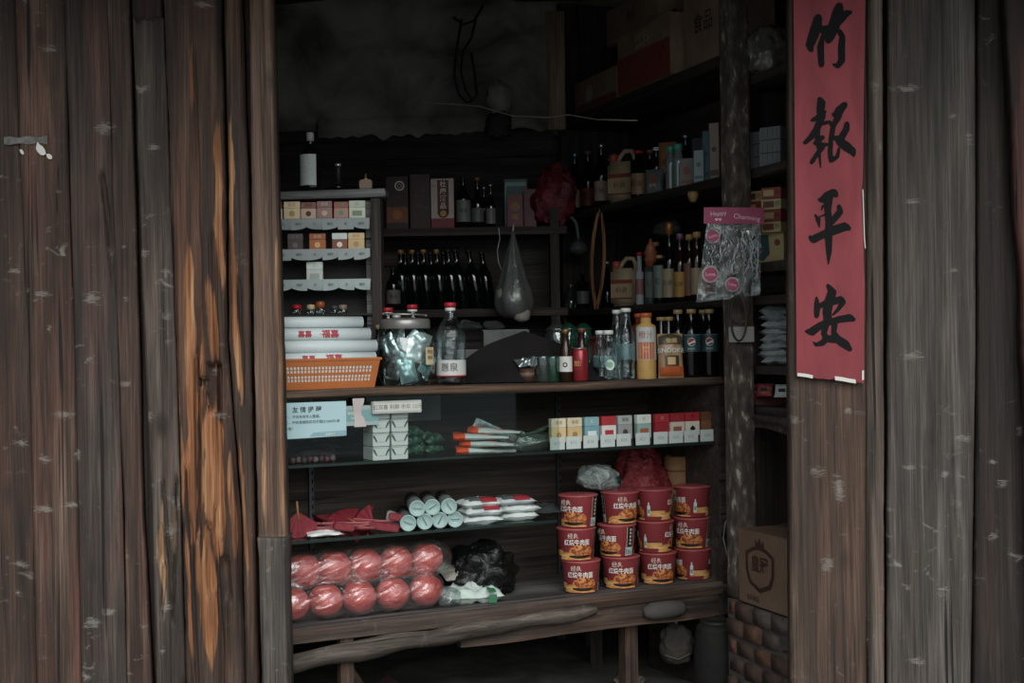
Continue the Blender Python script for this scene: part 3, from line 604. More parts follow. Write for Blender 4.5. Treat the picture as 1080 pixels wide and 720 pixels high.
# brick wall below
m_bri = [mott('brick%d' % i, c, (30, 30, 30), .95, .5) for i, c in enumerate(([(.3, '4e352b'), (.7, '6e4b3b')], [(.3, '443a35'), (.7, '5f534c')], [(.3, '5c5650'), (.7, '736d66')], [(.3, '3c2e28'), (.7, '553f35')]))]
m_mort = mott('mortar', [(.3, '3a3531'), (.7, '57504a')], (20, 20, 20), .95)
t0 = 1.79; t1 = 2.27; bw = MB(); bw.box(t1 - t0, .28, .405, m_mort, TR((t0 + t1) / 2, sgn * .035, 0))
rr = random.Random(3)
for row in range(6):
    x = t0 - (.06 if row % 2 else 0); k = 0
    while x < t1 - .02:
        w = min(.125, t1 - x); x0 = max(x, t0)
        if w > .03 and x + w > t0 + .02: bw.box(x + w - x0 - .005, .13, .061, m_bri[rr.choice((0, 0, 3, 3, 3, 1, 1, 2))], TR((x0 + x + w) / 2, sgn * (-.045 + rr.uniform(-.008, .004)), .004 + row * .068, rz=rr.uniform(-.03, .03), rx=rr.uniform(-.05, .05)), bev=.006)
        x += w; k += 1
struct(bw.build('brick_footing', loc=(SA.x, SA.y, 0), rot=(0, 0, math.atan2(SU.y, SU.x))))
# back shelf
bs = thing('back_shelf', 'dark wooden shelf on the back wall holding liquor boxes and green bottles', 'shelving', (0, 6.42, 0))
for z in (1.868, 1.50):
    b = MB(); b.box(1.75, .30, .035, m_darkx, TR(-.62, .15, z - .035)); b.build('shelf_board', bs)
for x in (-1.4, .20):
    b = MB(); b.box(.04, .28, 1.95, m_dark, TR(x, .15, 0)); b.build('upright', bs)
b = MB(); b.box(1.6, .02, 2.0, m_soot, TR(-.6, .30, 0)); b.build('back_panel', bs)
# low inner bench behind the counter carrying the crates
b = MB(); b.box(1.5, .5, .04, m_darkx, TR(0, 0, 1.16))
for sx in (-.68, .68):
    for sy in (-.2, .2): b.box(.05, .05, 1.16, m_dark, TR(sx, sy, 0))
tag(b.build('inner_bench', loc=(-.35, 6.12, 0)), 'dark bench behind the counter carrying the grey boxes', 'bench')
# ================================================================ ITEM BUILDERS (front faces -Y, base at z = 0)
m_cap_w = plain('d8dad8', .4); m_cap_r = plain('b01f2c', .4); m_cap_g = plain('a88a5c', .45); m_cap_t = plain('3f9a82', .4); m_cap_o = plain('b5552f', .4); m_cap_k = plain('1a1a1a', .4)
m_blackglass = plain('0c0f0f', .08, spec=.6); m_brown = plain('22120c', .08, spec=.6); m_green = plain('07130d', .08, spec=.8); m_cola = plain('0e0a0a', .12, spec=.5)
m_pet = clear('clear_bottle', (.84, .90, .90), .03, .03, 1.45, .5, 38, cap=.5)
m_cello = clear('cellophane', (.88, .91, .91), .06, .10, 1.4, .9, (18, 18, 34), 'c8d2d0', .05, cap=.35)
m_paper = plain('d6d6d0', .7); m_cream = plain('cdb98f', .6); m_silver = mott('silver_foil', [(.3, '8d9a9a'), (.7, 'c3d2d2')], (30, 30, 30), .22, .6, metal=.8)
m_green_t = plain('1f4a3a', .6); m_blk = plain('101111', .6)
def outline(kind, h, r, rn, sh):
    if kind == 'beer': return [(r * .92, 0), (r, .01 * h), (r, sh * h), (r * .93, (sh + .06) * h), (rn * 1.7, (sh + .15) * h), (rn * 1.15, (sh + .24) * h), (rn, .93 * h), (rn * 1.1, .94 * h), (rn * 1.1, .97 * h)]
    if kind == 'pet': return [(r * .75, 0), (r * .95, .015 * h), (r, .05 * h), (r * .96, .22 * h), (r * .99, .24 * h), (r * .99, (sh - .08) * h), (r, sh * h), (r * .93, (sh + .06) * h), (r * .72, (sh + .13) * h), (rn * 1.25, (sh + .22) * h), (rn, .93 * h), (rn, .95 * h)]
    if kind == 'square': return [(r, 0), (r, .7 * h), (r * .9, .76 * h), (rn * 1.2, .8 * h), (rn, .82 * h), (rn, .93 * h)]
    return [(r * .95, 0), (r, .02 * h), (r, sh * h), (rn, (sh + .04) * h), (rn, .96 * h)]
def bottle(name, label, cat, loc, h, r, rn, body, cap, lab=None, lz=(.25, .6), kind='beer', sh=.6, rz=0, txt=None, tcol=None, tsz=.02, group=None, caph=.06, capr=1.25, rx=0, ry=0, n=20, extra=None):
    t = thing(name, label, cat, loc, rz, group, rx, ry); P = outline(kind, h, r, rn, sh)
    b = MB(); b.lathe(P, body, n=n); b.build('body', t)
    if cap:
        b = MB(); zc = P[-1][1] - .01 * h; c = rn * capr; b.lathe([(c, zc), (c, zc + caph * h), (c * .9, zc + caph * h + .002)], cap, n=16); b.build('cap', t)
    if lab:
        b = MB(); rl = r * 1.012 + .0004; b.lathe([(rl, lz[0] * h), (rl, lz[1] * h)], lab, n=n)
        b.f = b.f[:n]; b.mi = b.mi[:n]; b.sm = b.sm[:n]
        lo_ = b.build('label', t)
        if txt or extra:
            b = MB()
            if txt: b.text(txt, tsz, tcol or m_blk, TR(0, 0, (lz[0] + lz[1]) / 2 * h), bend=rl + .0008)
            if extra: extra(b, rl, h)
            b.build('printed_mark', lo_)
    return t
def disc(b, r, mat, M, bend=None, n=20, sy=1.0, a0=0, a1=2 * math.pi):
    pts = [(r * math.cos(a0 + (a1 - a0) * i / n), r * sy * math.sin(a0 + (a1 - a0) * i / n)) for i in range(n + (1 if a1 - a0 < 6 else 0))]
    c = (sum(p[0] for p in pts) / len(pts), sum(p[1] for p in pts) / len(pts)); vs = [c] + pts; k = len(vs)
    fs = [[0, i, i + 1] for i in range(1, k - 1)] + ([[0, k - 1, 1]] if a1 - a0 > 6 else [])
    out = [(bend * math.sin(x / bend), -bend * math.cos(x / bend), y) if bend else (x, 0, y) for x, y in vs]
    b.add(out, fs, mat, M)
def quad(b, x0, x1, z0, z1, mat, M=None, bend=None, y=0, n=8):
    if bend is None: b.add([(x0, y, z0), (x1, y, z0), (x1, y, z1), (x0, y, z1)], [[0, 1, 2, 3]], mat, M)
    else:
        f = bend if callable(bend) else (lambda z: bend)
        def g(u, v):
            x = x0 + (x1 - x0) * u; z = z0 + (z1 - z0) * v; r = f(z); return (r * math.sin(x / r), -r * math.cos(x / r), z)
        b.grid(g, n, 2, mat, M)
def pack(name, label, w, h, d, c1, c2, group, loc, rz, emb='e', c3=None, lidf=.38):
    t = thing(name, label, 'cigarettes', loc, rz, group)
    b = MB(); b.box(w, d, h * (1 - lidf), plain(c1, .5), bev=.0012)
    if emb == 'e': disc(b, w * .18, plain(c3 or 'b08a45', .4), TR(0, -d / 2 - .0006, h * .30))
    if emb == 'q':
        quad(b, -w * .3, w * .3, h * .12, h * .42, plain(c3 or 'c9c9c9', .5), y=-d / 2 - .0006)
    if emb == 'd': b.add([(-w * .22, -d / 2 - .0006, h * .3), (0, -d / 2 - .0006, h * .16), (w * .22, -d / 2 - .0006, h * .3), (0, -d / 2 - .0006, h * .44)], [[0, 1, 2, 3]], plain(c3 or '1c1c1c'))
    b.build('box_body', t)
    b = MB(); b.box(w, d, h * lidf, plain(c2, .5), TR(0, 0, h * (1 - lidf) + .0006), bev=.0012)
    b.text('香烟' if emb == 'e' else '红', w * .24, plain(c3 or 'b08a45', .4), TR(0, -d / 2 - .0008, h * .82)); b.build('lid', t)
    return t
ORD = ['first', 'second', 'third', 'fourth', 'fifth', 'sixth', 'seventh', 'eighth', 'ninth', 'tenth', 'eleventh', 'twelfth', 'thirteenth']

# ================================================================ CIGARETTE RACK (on the counter, left)
RY = 5.02
ra = aty(290, Z_TOP, RY); rb_ = aty(404, Z_TOP, RY); rx0 = ra.x - .06; rw = rb_.x - rx0
rackt = thing('cigarette_rack', 'grey wooden cigarette dispenser rack standing on the left of the counter', 'rack', (rx0, RY, Z_TOP))
zr = lambda px, py: at(px, py, RY).z - Z_TOP
m_gpaint = wood('grey_paint', '3a3c3b', '585b5a', '6f7371', seed=61, axis='x', scuff=.1, spots=0)
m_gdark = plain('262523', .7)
top = zr(350, 205)
b = MB(); b.box(rw + .02, .13, .028, m_gpaint, TR(rw / 2 + .01, .05, top - .014, ry=-.012), bev=.003); b.build('top_board', rackt)
b = MB(); b.box(.034, .12, top - .014, m_dark, TR(rw - .017, .06, 0), bev=.002); b.build('side_post', rackt)
b = MB(); b.box(.02, .005, top - .02, m_gpaint, TR(rw - .045, .03, 0)); b.build('trim_strip', rackt)
b = MB(); b.box(rw, .008, top, m_gdark, TR(rw / 2, .116, 0)); b.build('back_panel', rackt)
rows = [(230, 211), (263, 245), (297, 275), (335, 314)]
for py, _ in rows[:3] + [(331, 0)]:
    b = MB(); b.box(rw - .03, .10, .006, m_gdark, TR(rw / 2, .06, zr(345, py) - .006)); b.build('shelf', rackt)
m_tag = plain('9aa3a3', .6); m_tag2 = plain('a9b8b6', .6)
shade = ['8f9898', '9aa4a3', 'a2b2b0']
lbls = ['top', 'middle', 'bottom']
for ri, (py, hh) in enumerate(((237, 0), (269, 0), (301, 0))):
    for k in range(6):
        xl = aty(291 + k * 16.6, Z_TOP + .3, RY - .02).x; b = MB(); rq = random.Random(ri * 9 + k); cu = rq.uniform(-.004, .012); cu2 = rq.uniform(-.002, .01)
        w_, h_ = .056, .040
        b.grid(lambda u, v: ((u - .5) * w_, -.004 - cu * v * v * (.3 + u) - .006 * v, -h_ * v * (1 - .14 * (1 - u) * rq.random() * 0 - (.25 * (1 - u) ** 3 if cu > .005 else .25 * u ** 3 if cu2 > .004 else 0) * v)), 6, 6, plain(shade[ri], .6))
        b.text('烟价' if k % 2 else '元', .011, plain('4a5252', .7), TR(0, -.0115 - cu * .2, -h_ * .5, rx=-.2))
        z_ = at(345, py - 6.5, RY).z
        tag(b.build('price_tag', loc=(xl + .028, RY - .006, z_)), 'curled grey price tag, %s from the left along the %s strip of the rack' % (ORD[k], lbls[ri]), 'price tag', 'price tags on the cigarette rack')
def rpack(px0, px1, row, c1, c2, c3, lb, hpx, emb='e'):
    z = zr(345, rows[row][0]) + .0005; w = (px1 - px0) / F * RY
    q = aty((px0 + px1) / 2, Z_TOP + z, RY)
    pack('cigarette_pack', lb, w, hpx / F * RY, .022, c1, c2, 'cigarette packs in the rack', (q.x, RY + .02, Z_TOP + z), 0, emb, c3)
rpack(281, 297, 0, 'd8d2c4', '8a3b28', '5a2a1c', 'white and brown cigarette pack half hidden behind the jamb, top row of the rack', 18)
rpack(299, 316, 0, 'dcc79c', 'd9c8a4', 'b4915a', 'cream and gold cigarette pack at the left of the top rack row', 18)
rpack(317, 333, 0, 'c9a894', '8c5b4b', '4a2a22', 'pinkish brown cigarette pack with dark lid in the top rack row', 17)
rpack(334, 350, 0, 'a07a70', '8d6a64', 'c9b0a2', 'dusty rose cigarette pack in the middle of the top rack row', 18)
rpack(352, 367, 0, 'b58473', '9c5a4c', '4f8f7c', 'red cigarette pack with a green mark in the top rack row', 17)
rpack(368, 385, 0, 'c6cdb8', 'b9c2ae', '7b8a6c', 'pale green cigarette pack at the right of the top rack row', 18, 'q')
rpack(303, 319, 1, '55494a', '5e5354', '7a6c68', 'dull grey cigarette pack alone at the left of the second rack row', 17)
rpack(326, 343, 1, 'b5673f', 'a3613f', 'e0b070', 'copper cigarette pack with a gold dot in the second rack row', 17)
rpack(350, 366, 1, '8d4f3c', 'cfe0da', 'e8e0d0', 'white lidded brown cigarette pack in the second rack row', 17)
rpack(367, 384, 1, 'd3b27c', 'd8bd8c', 'b08f58', 'gold cigarette pack at the right of the second rack row', 17)
rpack(323, 340, 2, 'c9d4cc', 'd0dad2', 'a8b0a8', 'white cigarette pack alone in the third rack row', 21, 'q')
for px, c, hh, rr_, lb in ((312, m_cap_r, .035, .018, 'small jar with a red lid'), (327, m_cream, .034, .014, 'small jar with a cream lid'), (337, plain('a4542a', .3), .045, .016, 'small amber domed jar'), (352, plain('3b3d3f', .4), .03, .016, 'small dark lidded jar'), (361, plain('8e7a68', .4), .032, .015, 'small beige lidded jar')):
    q = aty(px, 1.39, RY); b = MB(); z0 = zr(345, 331)
    t = thing('small_jar', lb + ' in the lowest row of the rack', 'jar', (q.x, RY + .03, Z_TOP + z0 + .0005), 0, 'small jars in the rack')
    b.lathe([(rr_ * .9, 0), (rr_, .004), (rr_, hh * .5), (rr_ * .9, hh * .55)], m_pet, n=16); b.build('glass_body', t)
    b = MB(); b.lathe([(rr_ * 1.02, hh * .5), (rr_ * 1.02, hh * .9), (rr_ * .8, hh), (0, hh * 1.03)], c, n=16); b.build('lid', t)
# things on top of the rack
tz = at(330, 199, RY).z
q = aty(328, tz, RY + .06)
t = thing('liquor_bottle', 'tall liquor bottle with a pale grey label on top of the cigarette rack', 'bottle', (q.x, RY + .06, tz), R(-12))
b = MB(); b.lathe([(.036, 0), (.038, .01), (.038, .125), (.030, .145), (.012, .155), (.010, .18), (.0125, .182)], m_blackglass, n=24); b.build('body', t)
b = MB(); b.lathe([(.0135, .176), (.0135, .205), (.010, .208)], plain('8d9290', .4), n=16); b.build('cap', t)
b = MB(); quad(b, -.036, .034, .016, .126, plain('a4aba9', .6), bend=.0388, n=14)
for k in range(9): b.box(.0015, .0006, .003, m_blk, TR(-.02 + .005 * k, -.0385 + .00004, .03 + .09 * ((k * 7) % 9) / 9, rz=(-.02 + .005 * k) * 20))
b.build('label', t)
q = aty(357, tz, RY + .06); t = thing('trinket_bottle', 'small dark glass bottle with a silver band behind the rack top', 'bottle', (q.x, RY + .06, tz)); b = MB(); b.blob(.02, .02, .012, m_blackglass, sub=2); b.build('body', t)
b = MB(); b.lathe([(.012, .02), (.009, .07), (.011, .085)], m_blk, n=12); b.build('neck', t); b = MB(); b.lathe([(.012, .085), (.012, .095)], m_silver, n=12); b.build('cap', t)
q = aty(386, tz, RY + .05); t = thing('ornament', 'small gold and brown ornament box on the right end of the rack top', 'ornament', (q.x, RY + .05, tz)); b = MB(); b.box(.045, .03, .034, plain('6e5b46', .4), bev=.004); b.build('box_body', t)
b = MB(); b.lathe([(.012, .034), (.004, .04), (.0025, .055), (0, .056)], plain('b98a4a', .3, metal=.6), n=12); b.build('knob', t)

# ================================================================ ORANGE BASKET WITH ROLLS
m_or = plain('b2622c', .4)
BP = onc(349, .085, Z_TOP); bt_ = thing('plastic_basket', 'orange perforated plastic basket at the left end of the counter', 'basket', (BP.x - .05, BP.y - .0, Z_TOP + .001), CA)
def bskt(inner):
    b = MB(); w0, w1, d0, d1, h = .19, .208, .052, .064, .098
    return w0, w1, d0, d1, h
w0, w1, d0, d1, h = bskt(0)
b = MB()
def wall(pA, pB, qA, qB, holes, rowsz):
    # pA-pB bottom edge, qA-qB top edge; a lattice of small square holes
    A, B, C_, D_ = map(Vector, (pA, pB, qB, qA)); L = (B - A).length
    nxh = int(L / .0125) if holes else 1; us = [0, .04]; 
    if holes:
        for i in range(nxh): a_ = .05 + .9 * i / nxh; us += [a_, a_ + .9 / nxh * .6]
    us += [.96, 1.0]; vs_ = [0, .20] 
    if holes:
        for z in rowsz: vs_ += [z, z + .10]
    vs_ += [.9, 1.0]; vs = []; fs = []
    for v in vs_:
        for u in us: p = (A + (B - A) * u) * (1 - v) + (D_ + (C_ - D_) * u) * v; vs.append(p)
    w = len(us)
    for j in range(len(vs_) - 1):
        for i in range(w - 1):
            hole = holes and i >= 2 and i < w - 2 and (i % 2 == 0) and j >= 2 and j < len(vs_) - 2 and (j % 2 == 0)
            if not hole: fs.append([j * w + i, j * w + i + 1, (j + 1) * w + i + 1, (j + 1) * w + i])
    b.add(vs, fs, m_or)
zs = [.26, .38, .56, .68]
wall((-w0, -d0, 0), (w0, -d0, 0), (-w1, -d1, h), (w1, -d1, h), True, zs); wall((w0, d0, 0), (-w0, d0, 0), (w1, d1, h), (-w1, d1, h), True, zs)
wall((w0, -d0, 0), (w0, d0, 0), (w1, -d1, h), (w1, d1, h), True, zs); wall((-w0, d0, 0), (-w0, -d0, 0), (-w1, d1, h), (-w1, -d1, h), True, zs)
b.add([(-w0, -d0, .001), (w0, -d0, .001), (w0, d0, .001), (-w0, d0, .001)], [[0, 1, 2, 3]], m_or); b.build('basket_body', bt_)
b = MB()
for y, hy in ((-d1, 1), (d1, 1)): b.box(2 * w1 + .012, .007, .009, m_or, TR(0, y, h - .004), bev=.002)
for x in (-w1, w1): b.box(.007, 2 * d1, .009, m_or, TR(x, 0, h - .004), bev=.002)
b.build('rim', bt_)
b = MB(); b.add([(sx_ * (w0 + (w1 - w0) * q_ - .004), sy_ * (d0 + (d1 - d0) * q_ - .004), .003 + .085 * q_) for q_ in (0, 1) for sx_, sy_ in ((-1, -1), (1, -1), (1, 1), (-1, 1))], [[3, 2, 1, 0], [4, 5, 6, 7], [0, 1, 5, 4], [1, 2, 6, 5], [2, 3, 7, 6], [3, 0, 4, 7]], plain('cfd0ca', .7)); b.build('paper_liner', bt_)
m_roll = plain('ccd8d8', .45, var=.06); m_rp = plain('b5404c', .5)
rolls = [(-.034, .095, .365, .0205, 1), (.014, .108, .36, .021, 0), (-.030, .136, .37, .0205, 0), (.016, .150, .36, .021, 0), (-.026, .177, .352, .0205, 1), (-.012, .217, .335, .0195, 0)]
rn_ = ['lowest front roll of white plastic over the orange basket rim, printed in red', 'lowest rear roll of white plastic in the orange basket', 'longest white plastic roll, third from the top, over the orange basket rim', 'rear white plastic roll behind the longest one in the orange basket', 'white plastic roll with red print just under the topmost roll', 'topmost plain white plastic roll of the pile in the orange basket']
for k, (y, z, L, r, pr) in enumerate(rolls):
    t = thing('plastic_roll', rn_[k], 'roll', tuple(Matrix.Rotation(CA, 3, 'Z') @ Vector((.02 - (.37 - L) * .7, y, 0)) + Vector(bt_.location) + Vector((0, 0, z + .006))), CA, 'rolls of white plastic in the basket')
    b = MB(); M = TR(-L / 2, 0, 0, ry=R(90)); b.lathe([(r * .45, L), (r * .5, L - .004), (r, L), (r, L - .001)] , m_roll, M, n=24); b.lathe([(r, 0), (r, L * .5), (r, L)], m_roll, M, n=24, fn=lambda a, zz: 1 + .03 * math.sin(a * 2 + zz * 9)); b.build('sheet', t)
    if pr:
        b = MB(); Mt = TR(0, 0, 0) @ Matrix.Rotation(R(90), 4, 'Y')
        for x_, tx, sz in ((-.06, '喜喜', .024), (.03, '福喜', .03), (-.005, '一', .01)):
            vs, fs = glyphs(tx, 'CENTER', .03); rr2 = r * 1.035
            b.add([(x_ + gx * sz, -rr2 * math.cos(gy * sz / rr2), rr2 * math.sin(gy * sz / rr2)) for gx, gy in vs], fs, m_rp)
        b.build('red_print', t)

# ================================================================ COUNTER TOP: JAR, BOTTLES
jp = onc(428, .135, Z_TOP)
jt = thing('glass_jar', 'large round clear jar with a grey metal lid full of silver packets on the counter', 'jar', jp, CA * .3)
m_jar = clear('jar_glass', (.86, .92, .92), .05, .03, 1.45, .1, 12)
b = MB(); b.lathe([(.072, .0), (.085, .006), (.102, .05), (.107, .10), (.105, .14), (.095, .18), (.080, .205), (.078, .215)], m_jar, n=40); b.build('glass_body', jt)
b = MB(); b.lathe([(.086, .200), (.088, .203), (.088, .228), (.084, .234), (.03, .238), (0, .239)], plain('8d8a86', .35, metal=.5), n=36); b.build('lid', jt)
b = MB(); b.tube([(.075 * math.cos(a), .075 * math.sin(a) * .9, .242 + .012 * math.sin(a / 2 + .3)) for a in [math.pi * i / 12 for i in range(13)]], .0035, plain('a8a8a4', .3, metal=.6)); b.blob(.016, .016, .009, plain('b8bab8', .3, metal=.4), TR(-.03, -.02, .236), amp=0, sub=2); b.build('lid_handle', jt)
b = MB(); quad(b, -.022, .022, -.03, .03, m_cream, bend=.1085, n=8)
b.v = [(x, y, z + .105) for x, y, z in b.v]
b.text('陈皮', .016, m_blk, TR(0, 0, .118), bend=.1095); b.text('糖果', .014, m_blk, TR(0, 0, .098), bend=.1095)
o = b.build('round_label', jt, rot=(0, 0, R(48))); o['label'] = 'round cream label'
rq = random.Random(5)
pkm = [m_silver, mott('teal_foil', [(.3, '6f9a9a'), (.7, 'b5d0cf')], (20, 20, 20), .3, .5, metal=.5), mott('pale_foil', [(.3, 'a9b6b4'), (.7, 'dde8e6')], (25, 25, 25), .3, .6, metal=.4)]
spots_ = [(-.045, -.055, .03, .5), (.02, -.068, .015, -.3), (.03, -.06, .085, .3), (-.035, -.062, .10, -.6), (.060, -.03, .04, .9), (.055, -.035, .10, .4), (-.065, -.02, .07, -.8), (0, -.03, .05, .1), (.0, -.045, .12, 1.1), (.02, .03, .03, .2), (-.03, .03, .04, .7), (.03, .02, .09, -.4), (-.04, .01, .10, .3), (.035, -.02, .135, .9), (-.02, -.02, .14, -.2)]
for k, (x, y, z, a) in enumerate(spots_):
    b = MB(); b.pouch(.062, .085, .016, pkm[k % 3], seed=k * 3.3, wr=.35, nx=10, ny=12)
    P = Vector((x, y, 0)); loc = jp + P + Vector((0, 0, z)); yaw = math.atan2(x, -y) * .8
    o = b.build('foil_packet', loc=loc, rot=(rq.uniform(-.3, .1), a * .7, yaw))
    tag(o, 'crumpled silver sweet packet among the others in the big clear jar', 'sweets', 'silver packets in the jar')

def petlabel(b, rl, h): pass
P_ = onc(476, .11, Z_TOP)
t = bottle('water_bottle', 'large clear plastic bottle with red and white cap beside the round jar', 'bottle', P_, .292, .052, .017, m_pet, m_cap_r, plain('c3c6c1', .6), (.12, .30), 'pet', .60, -R(4), '惠泉', m_blk, .032, caph=.05)
b = MB(); b.lathe([(.0185, .262), (.0185, .272)], m_cap_w, n=16); b.build('neck_ring', t)
b = MB(); b.lathe([(.0527, .030), (.0527, .037)], m_cap_r, n=20); b.build('red_band', t)
for px, d, h_, r_, cm, lb in ((436, .24, .29, .05, m_cap_r, 'clear plastic bottle with a red and white cap behind the jar lid'), (410, .27, .28, .045, m_cap_r, 'clear bottle with a dark red cap behind the left of the jar')):
    t = bottle('water_bottle', lb, 'bottle', onc(px, d, Z_TOP), h_, r_, .016, m_pet, cm, kind='pet', sh=.6, caph=.045)
    b = MB(); b.lathe([(.018, h_ * .905), (.018, h_ * .93)], m_cap_w, n=16); b.build('neck_ring', t)
bottle('thin_bottle', 'thin dark bottle standing at the left of the round jar', 'bottle', onc(400, .22, Z_TOP), .21, .018, .008, m_blackglass, m_cap_g)
# small dark bottles in front of shelf behind jar
bottle('sauce_bottle', 'small sauce bottle with a printed label left of the green bottles', 'bottle', aty(415, 1.5005, 6.46), .19, .032, .010, m_blackglass, m_cap_k, plain('6d6a66', .6), (.15, .48), txt='酱油', tsz=.018, rz=.1)
# dark draped cloth and grey boxes
m_gbox = mott('grey_carton', [(.3, '5a5f5e'), (.7, '7c8280')], (6, 6, 6), .7, .2)
gb = [(503, 394, 1.20, .17, .115, 'lower grey carton beside the water bottle on the inner bench'), (535, 394, 1.2, .16, .11, 'lower right grey carton mostly behind the dark cloth'), (533, 0, 1.312, .19, .085, 'upper grey carton stacked under the garlic bag')]
for px, _, z, w, h_, lb in gb:
    q = aty(px, z, 5.98); t = thing('grey_carton', lb, 'box', (q.x, 5.98, z + .001), R(4), 'grey cartons behind the counter')
    b = MB(); b.box(w, .18, h_, m_gbox, bev=.003); b.build('box_body', t); b = MB(); b.box(w + .002, .03, .002, plain('8b8f8c', .4), TR(0, 0, h_)); b.box(.002, .182, h_ - .01, m_blk, TR(w * .18, 0, .005)); b.build('tape', t)
for px, z, w_, lb, y_ in ((523, 1.399, .085, 'crinkled clear packet on the grey carton', 5.93), (497, 1.40, .11, 'dull crumpled packet lying behind the clear one', 6.05)):
    b = MB(); b.pouch(w_, .09, .03, m_cello if 'clear' in lb else m_gbox, seed=px, wr=.4); q = aty(px, z, y_); tag(b.build('clear_packet', loc=(q.x, y_ , z + .012), rot=(R(-80), 0, .2)), lb, 'packet')
b = MB(); m_cl = mott('dark_cloth', [(.3, '0b0808'), (.7, '150f10')], (8, 8, 8), .9, .5)
def cloth(u, v):
    pk = 1 - abs(u - .52) / .52; return ((u - .5) * .62, -.10 * v * v - .03 + .10 * v * u * 0 + .012 * noise.noise(Vector((u * 7, v * 3, 1))), .235 * (pk ** .85) * (1 - v) * (.9 + .1 * math.sin(u * 9)) + .003)
b.grid(cloth, 36, 14, m_cl); b.grid(lambda u, v: (cloth(u, 0)[0], cloth(u, 0)[1] + .12 * v, cloth(u, 0)[2] * (1 - .5 * v)), 36, 6, m_cl)
q = onc(548, .24, Z_TOP); tag(b.build('dark_cloth', loc=q, rot=(0, 0, CA * .5)), 'dark cloth draped in a sloping heap on the counter behind the water bottle', 'cloth')
for px, d, z, w, h_, c, lb in ((545, .36, 0, .03, .16, '5c141c', 'dark red packet standing behind the dark cloth'), (554, .34, 0, .024, .17, '7c1a24', 'narrow red packet beside the dark one behind the cloth')):
    b = MB(); b.box(w, .02, h_, plain(c, .5), bev=.002); q = onc(px, d, Z_TOP); tag(b.build('red_packet', loc=(q.x, q.y, Z_TOP + .001), rot=(0, 0, CA)), lb, 'packet')
b = MB(); b.pouch(.075, .05, .02, m_silver, seed=4, wr=.5); q = onc(557, .14, Z_TOP); tag(b.build('foil_scrap', loc=(q.x, q.y, Z_TOP + .058), rot=(R(-60), 0, CA)), 'crumpled silver foil scrap on a small brown cup', 'foil')
t = thing('small_cup', 'small brown cup under the silver foil scrap', 'cup', onc(556, .14, Z_TOP), 0); b = MB(); b.lathe([(.022, 0), (.030, .05), (.028, .05), (.02, .006), (0, .006)], plain('4e3228', .4), n=18); b.build('body', t)
b = MB(); b.lathe([(.0262, .02), (.0285, .036)], plain('6d5a4c', .5), n=18); b.build('band', t)

# green glass jars and tumblers
m_gjar = clear('green_glass', (.30, .58, .46), .08, .04, 1.5, .15, 20, '2f7a5c', .18)
m_gjar2 = clear('grey_glass', (.55, .64, .60), .08, .04, 1.5, .15, 20, '7f8f8a', .12)
for k, (px, d, h_, r_, mm, lb) in enumerate(((588, .30, .215, .042, m_gjar2, 'tall dull glass cylinder left of the domed ones'), (600, .26, .215, .034, m_gjar, 'tall domed glass jar behind the brown bottles'), (616, .26, .215, .034, m_gjar, 'tall domed green glass jar behind the red can'),
                                        (573, .12, .095, .030, m_gjar2, 'low glass tumbler at the left of the tumblers'), (583, .10, .095, .026, m_gjar, 'low green glass tumbler touching the brown bottle'), (564, .16, .095, .026, m_gjar2, 'low glass tumbler behind the others beside the brown cup'))):
    q = onc(px, d, Z_TOP); t = thing('glass_tumbler', lb, 'glass', q, 0, 'green and grey glasses on the counter')
    b = MB(); pr = [(r_ * .9, 0), (r_, .004), (r_, h_ * .8), (r_ * (.85 if h_ > .15 else 1), h_ * .93), (r_ * (.4 if h_ > .15 else 1), h_)]
    b.lathe(pr + ([(0.0, h_ * 1.01)] if h_ > .15 else [(r_ * .93, h_), (r_ * .9, .01), (0, .01)]), mm, n=24); b.build('glass_body', t)
    b = MB(); b.lathe([(r_ * .97, h_ * .88), (r_ * 1.01, h_ * .90), (r_ * .97, h_ * .92)], m_gjar2, n=24); b.build('ring', t)
def cutlab(b, rl, h):
    disc(b, .009, m_blk, TR(0, 0, .062), bend=rl + .001); disc(b, .005, m_paper, TR(0, 0, .062), bend=rl + .0016)
t = bottle('brown_bottle', 'slim brown drink bottle with a white label and black oval mark', 'bottle', onc(597, .075, Z_TOP), .185, .0235, .0125, plain('2b1810', .15), plain('8a6b33', .3, metal=.6), m_paper, (.2, .5), 'beer', .5, R(-8), None, extra=cutlab, capr=1.2)
t = thing('drink_can', 'red metal drink can beside the slim brown bottle', 'can', onc(612, .07, Z_TOP), R(10)); m_can = plain('94292f', .25, metal=.3)
b = MB(); b.lathe([(.024, 0), (.029, .006), (.029, .112), (.025, .120)], m_can, n=28); b.text('加多', .022, plain('d0a050', .4), TR(-.008, 0, .065), bend=.0295); b.build('body', t)
b = MB(); b.lathe([(.0255, .119), (.026, .123), (.023, .123), (.022, .120), (0, .120)], m_silver, n=28); b.build('rim', t)
bottle('brown_bottle', 'second slim brown bottle with a dark cap behind the red can', 'bottle', onc(614, .14, Z_TOP), .19, .023, .0125, plain('2b1614', .15), plain('6b4436', .4), kind='beer', sh=.5, capr=1.2)
t = thing('red_tin', 'dark red tin behind the small water bottles', 'tin', onc(632, .22, Z_TOP), 0); b = MB(); b.lathe([(.034, 0), (.035, .003), (.035, .15)], plain('5e1c22', .35), n=22); b.build('body', t); b = MB(); b.lathe([(.036, .148), (.036, .165), (.032, .168)], plain('48161a', .35), n=22); b.build('lid', t)
def grn(b, rl, h):
    disc(b, .017, plain('c9d8cf', .5), TR(.006, 0, .058), bend=rl + .001, sy=1.15); disc(b, .011, plain('7fb08e', .5), TR(.006, 0, .058), bend=rl + .0015)
m_clearlab = clear('clear_label', (.6, .72, .72), .05, .1, 1.4, base='8fb0b4', bamt=.3)
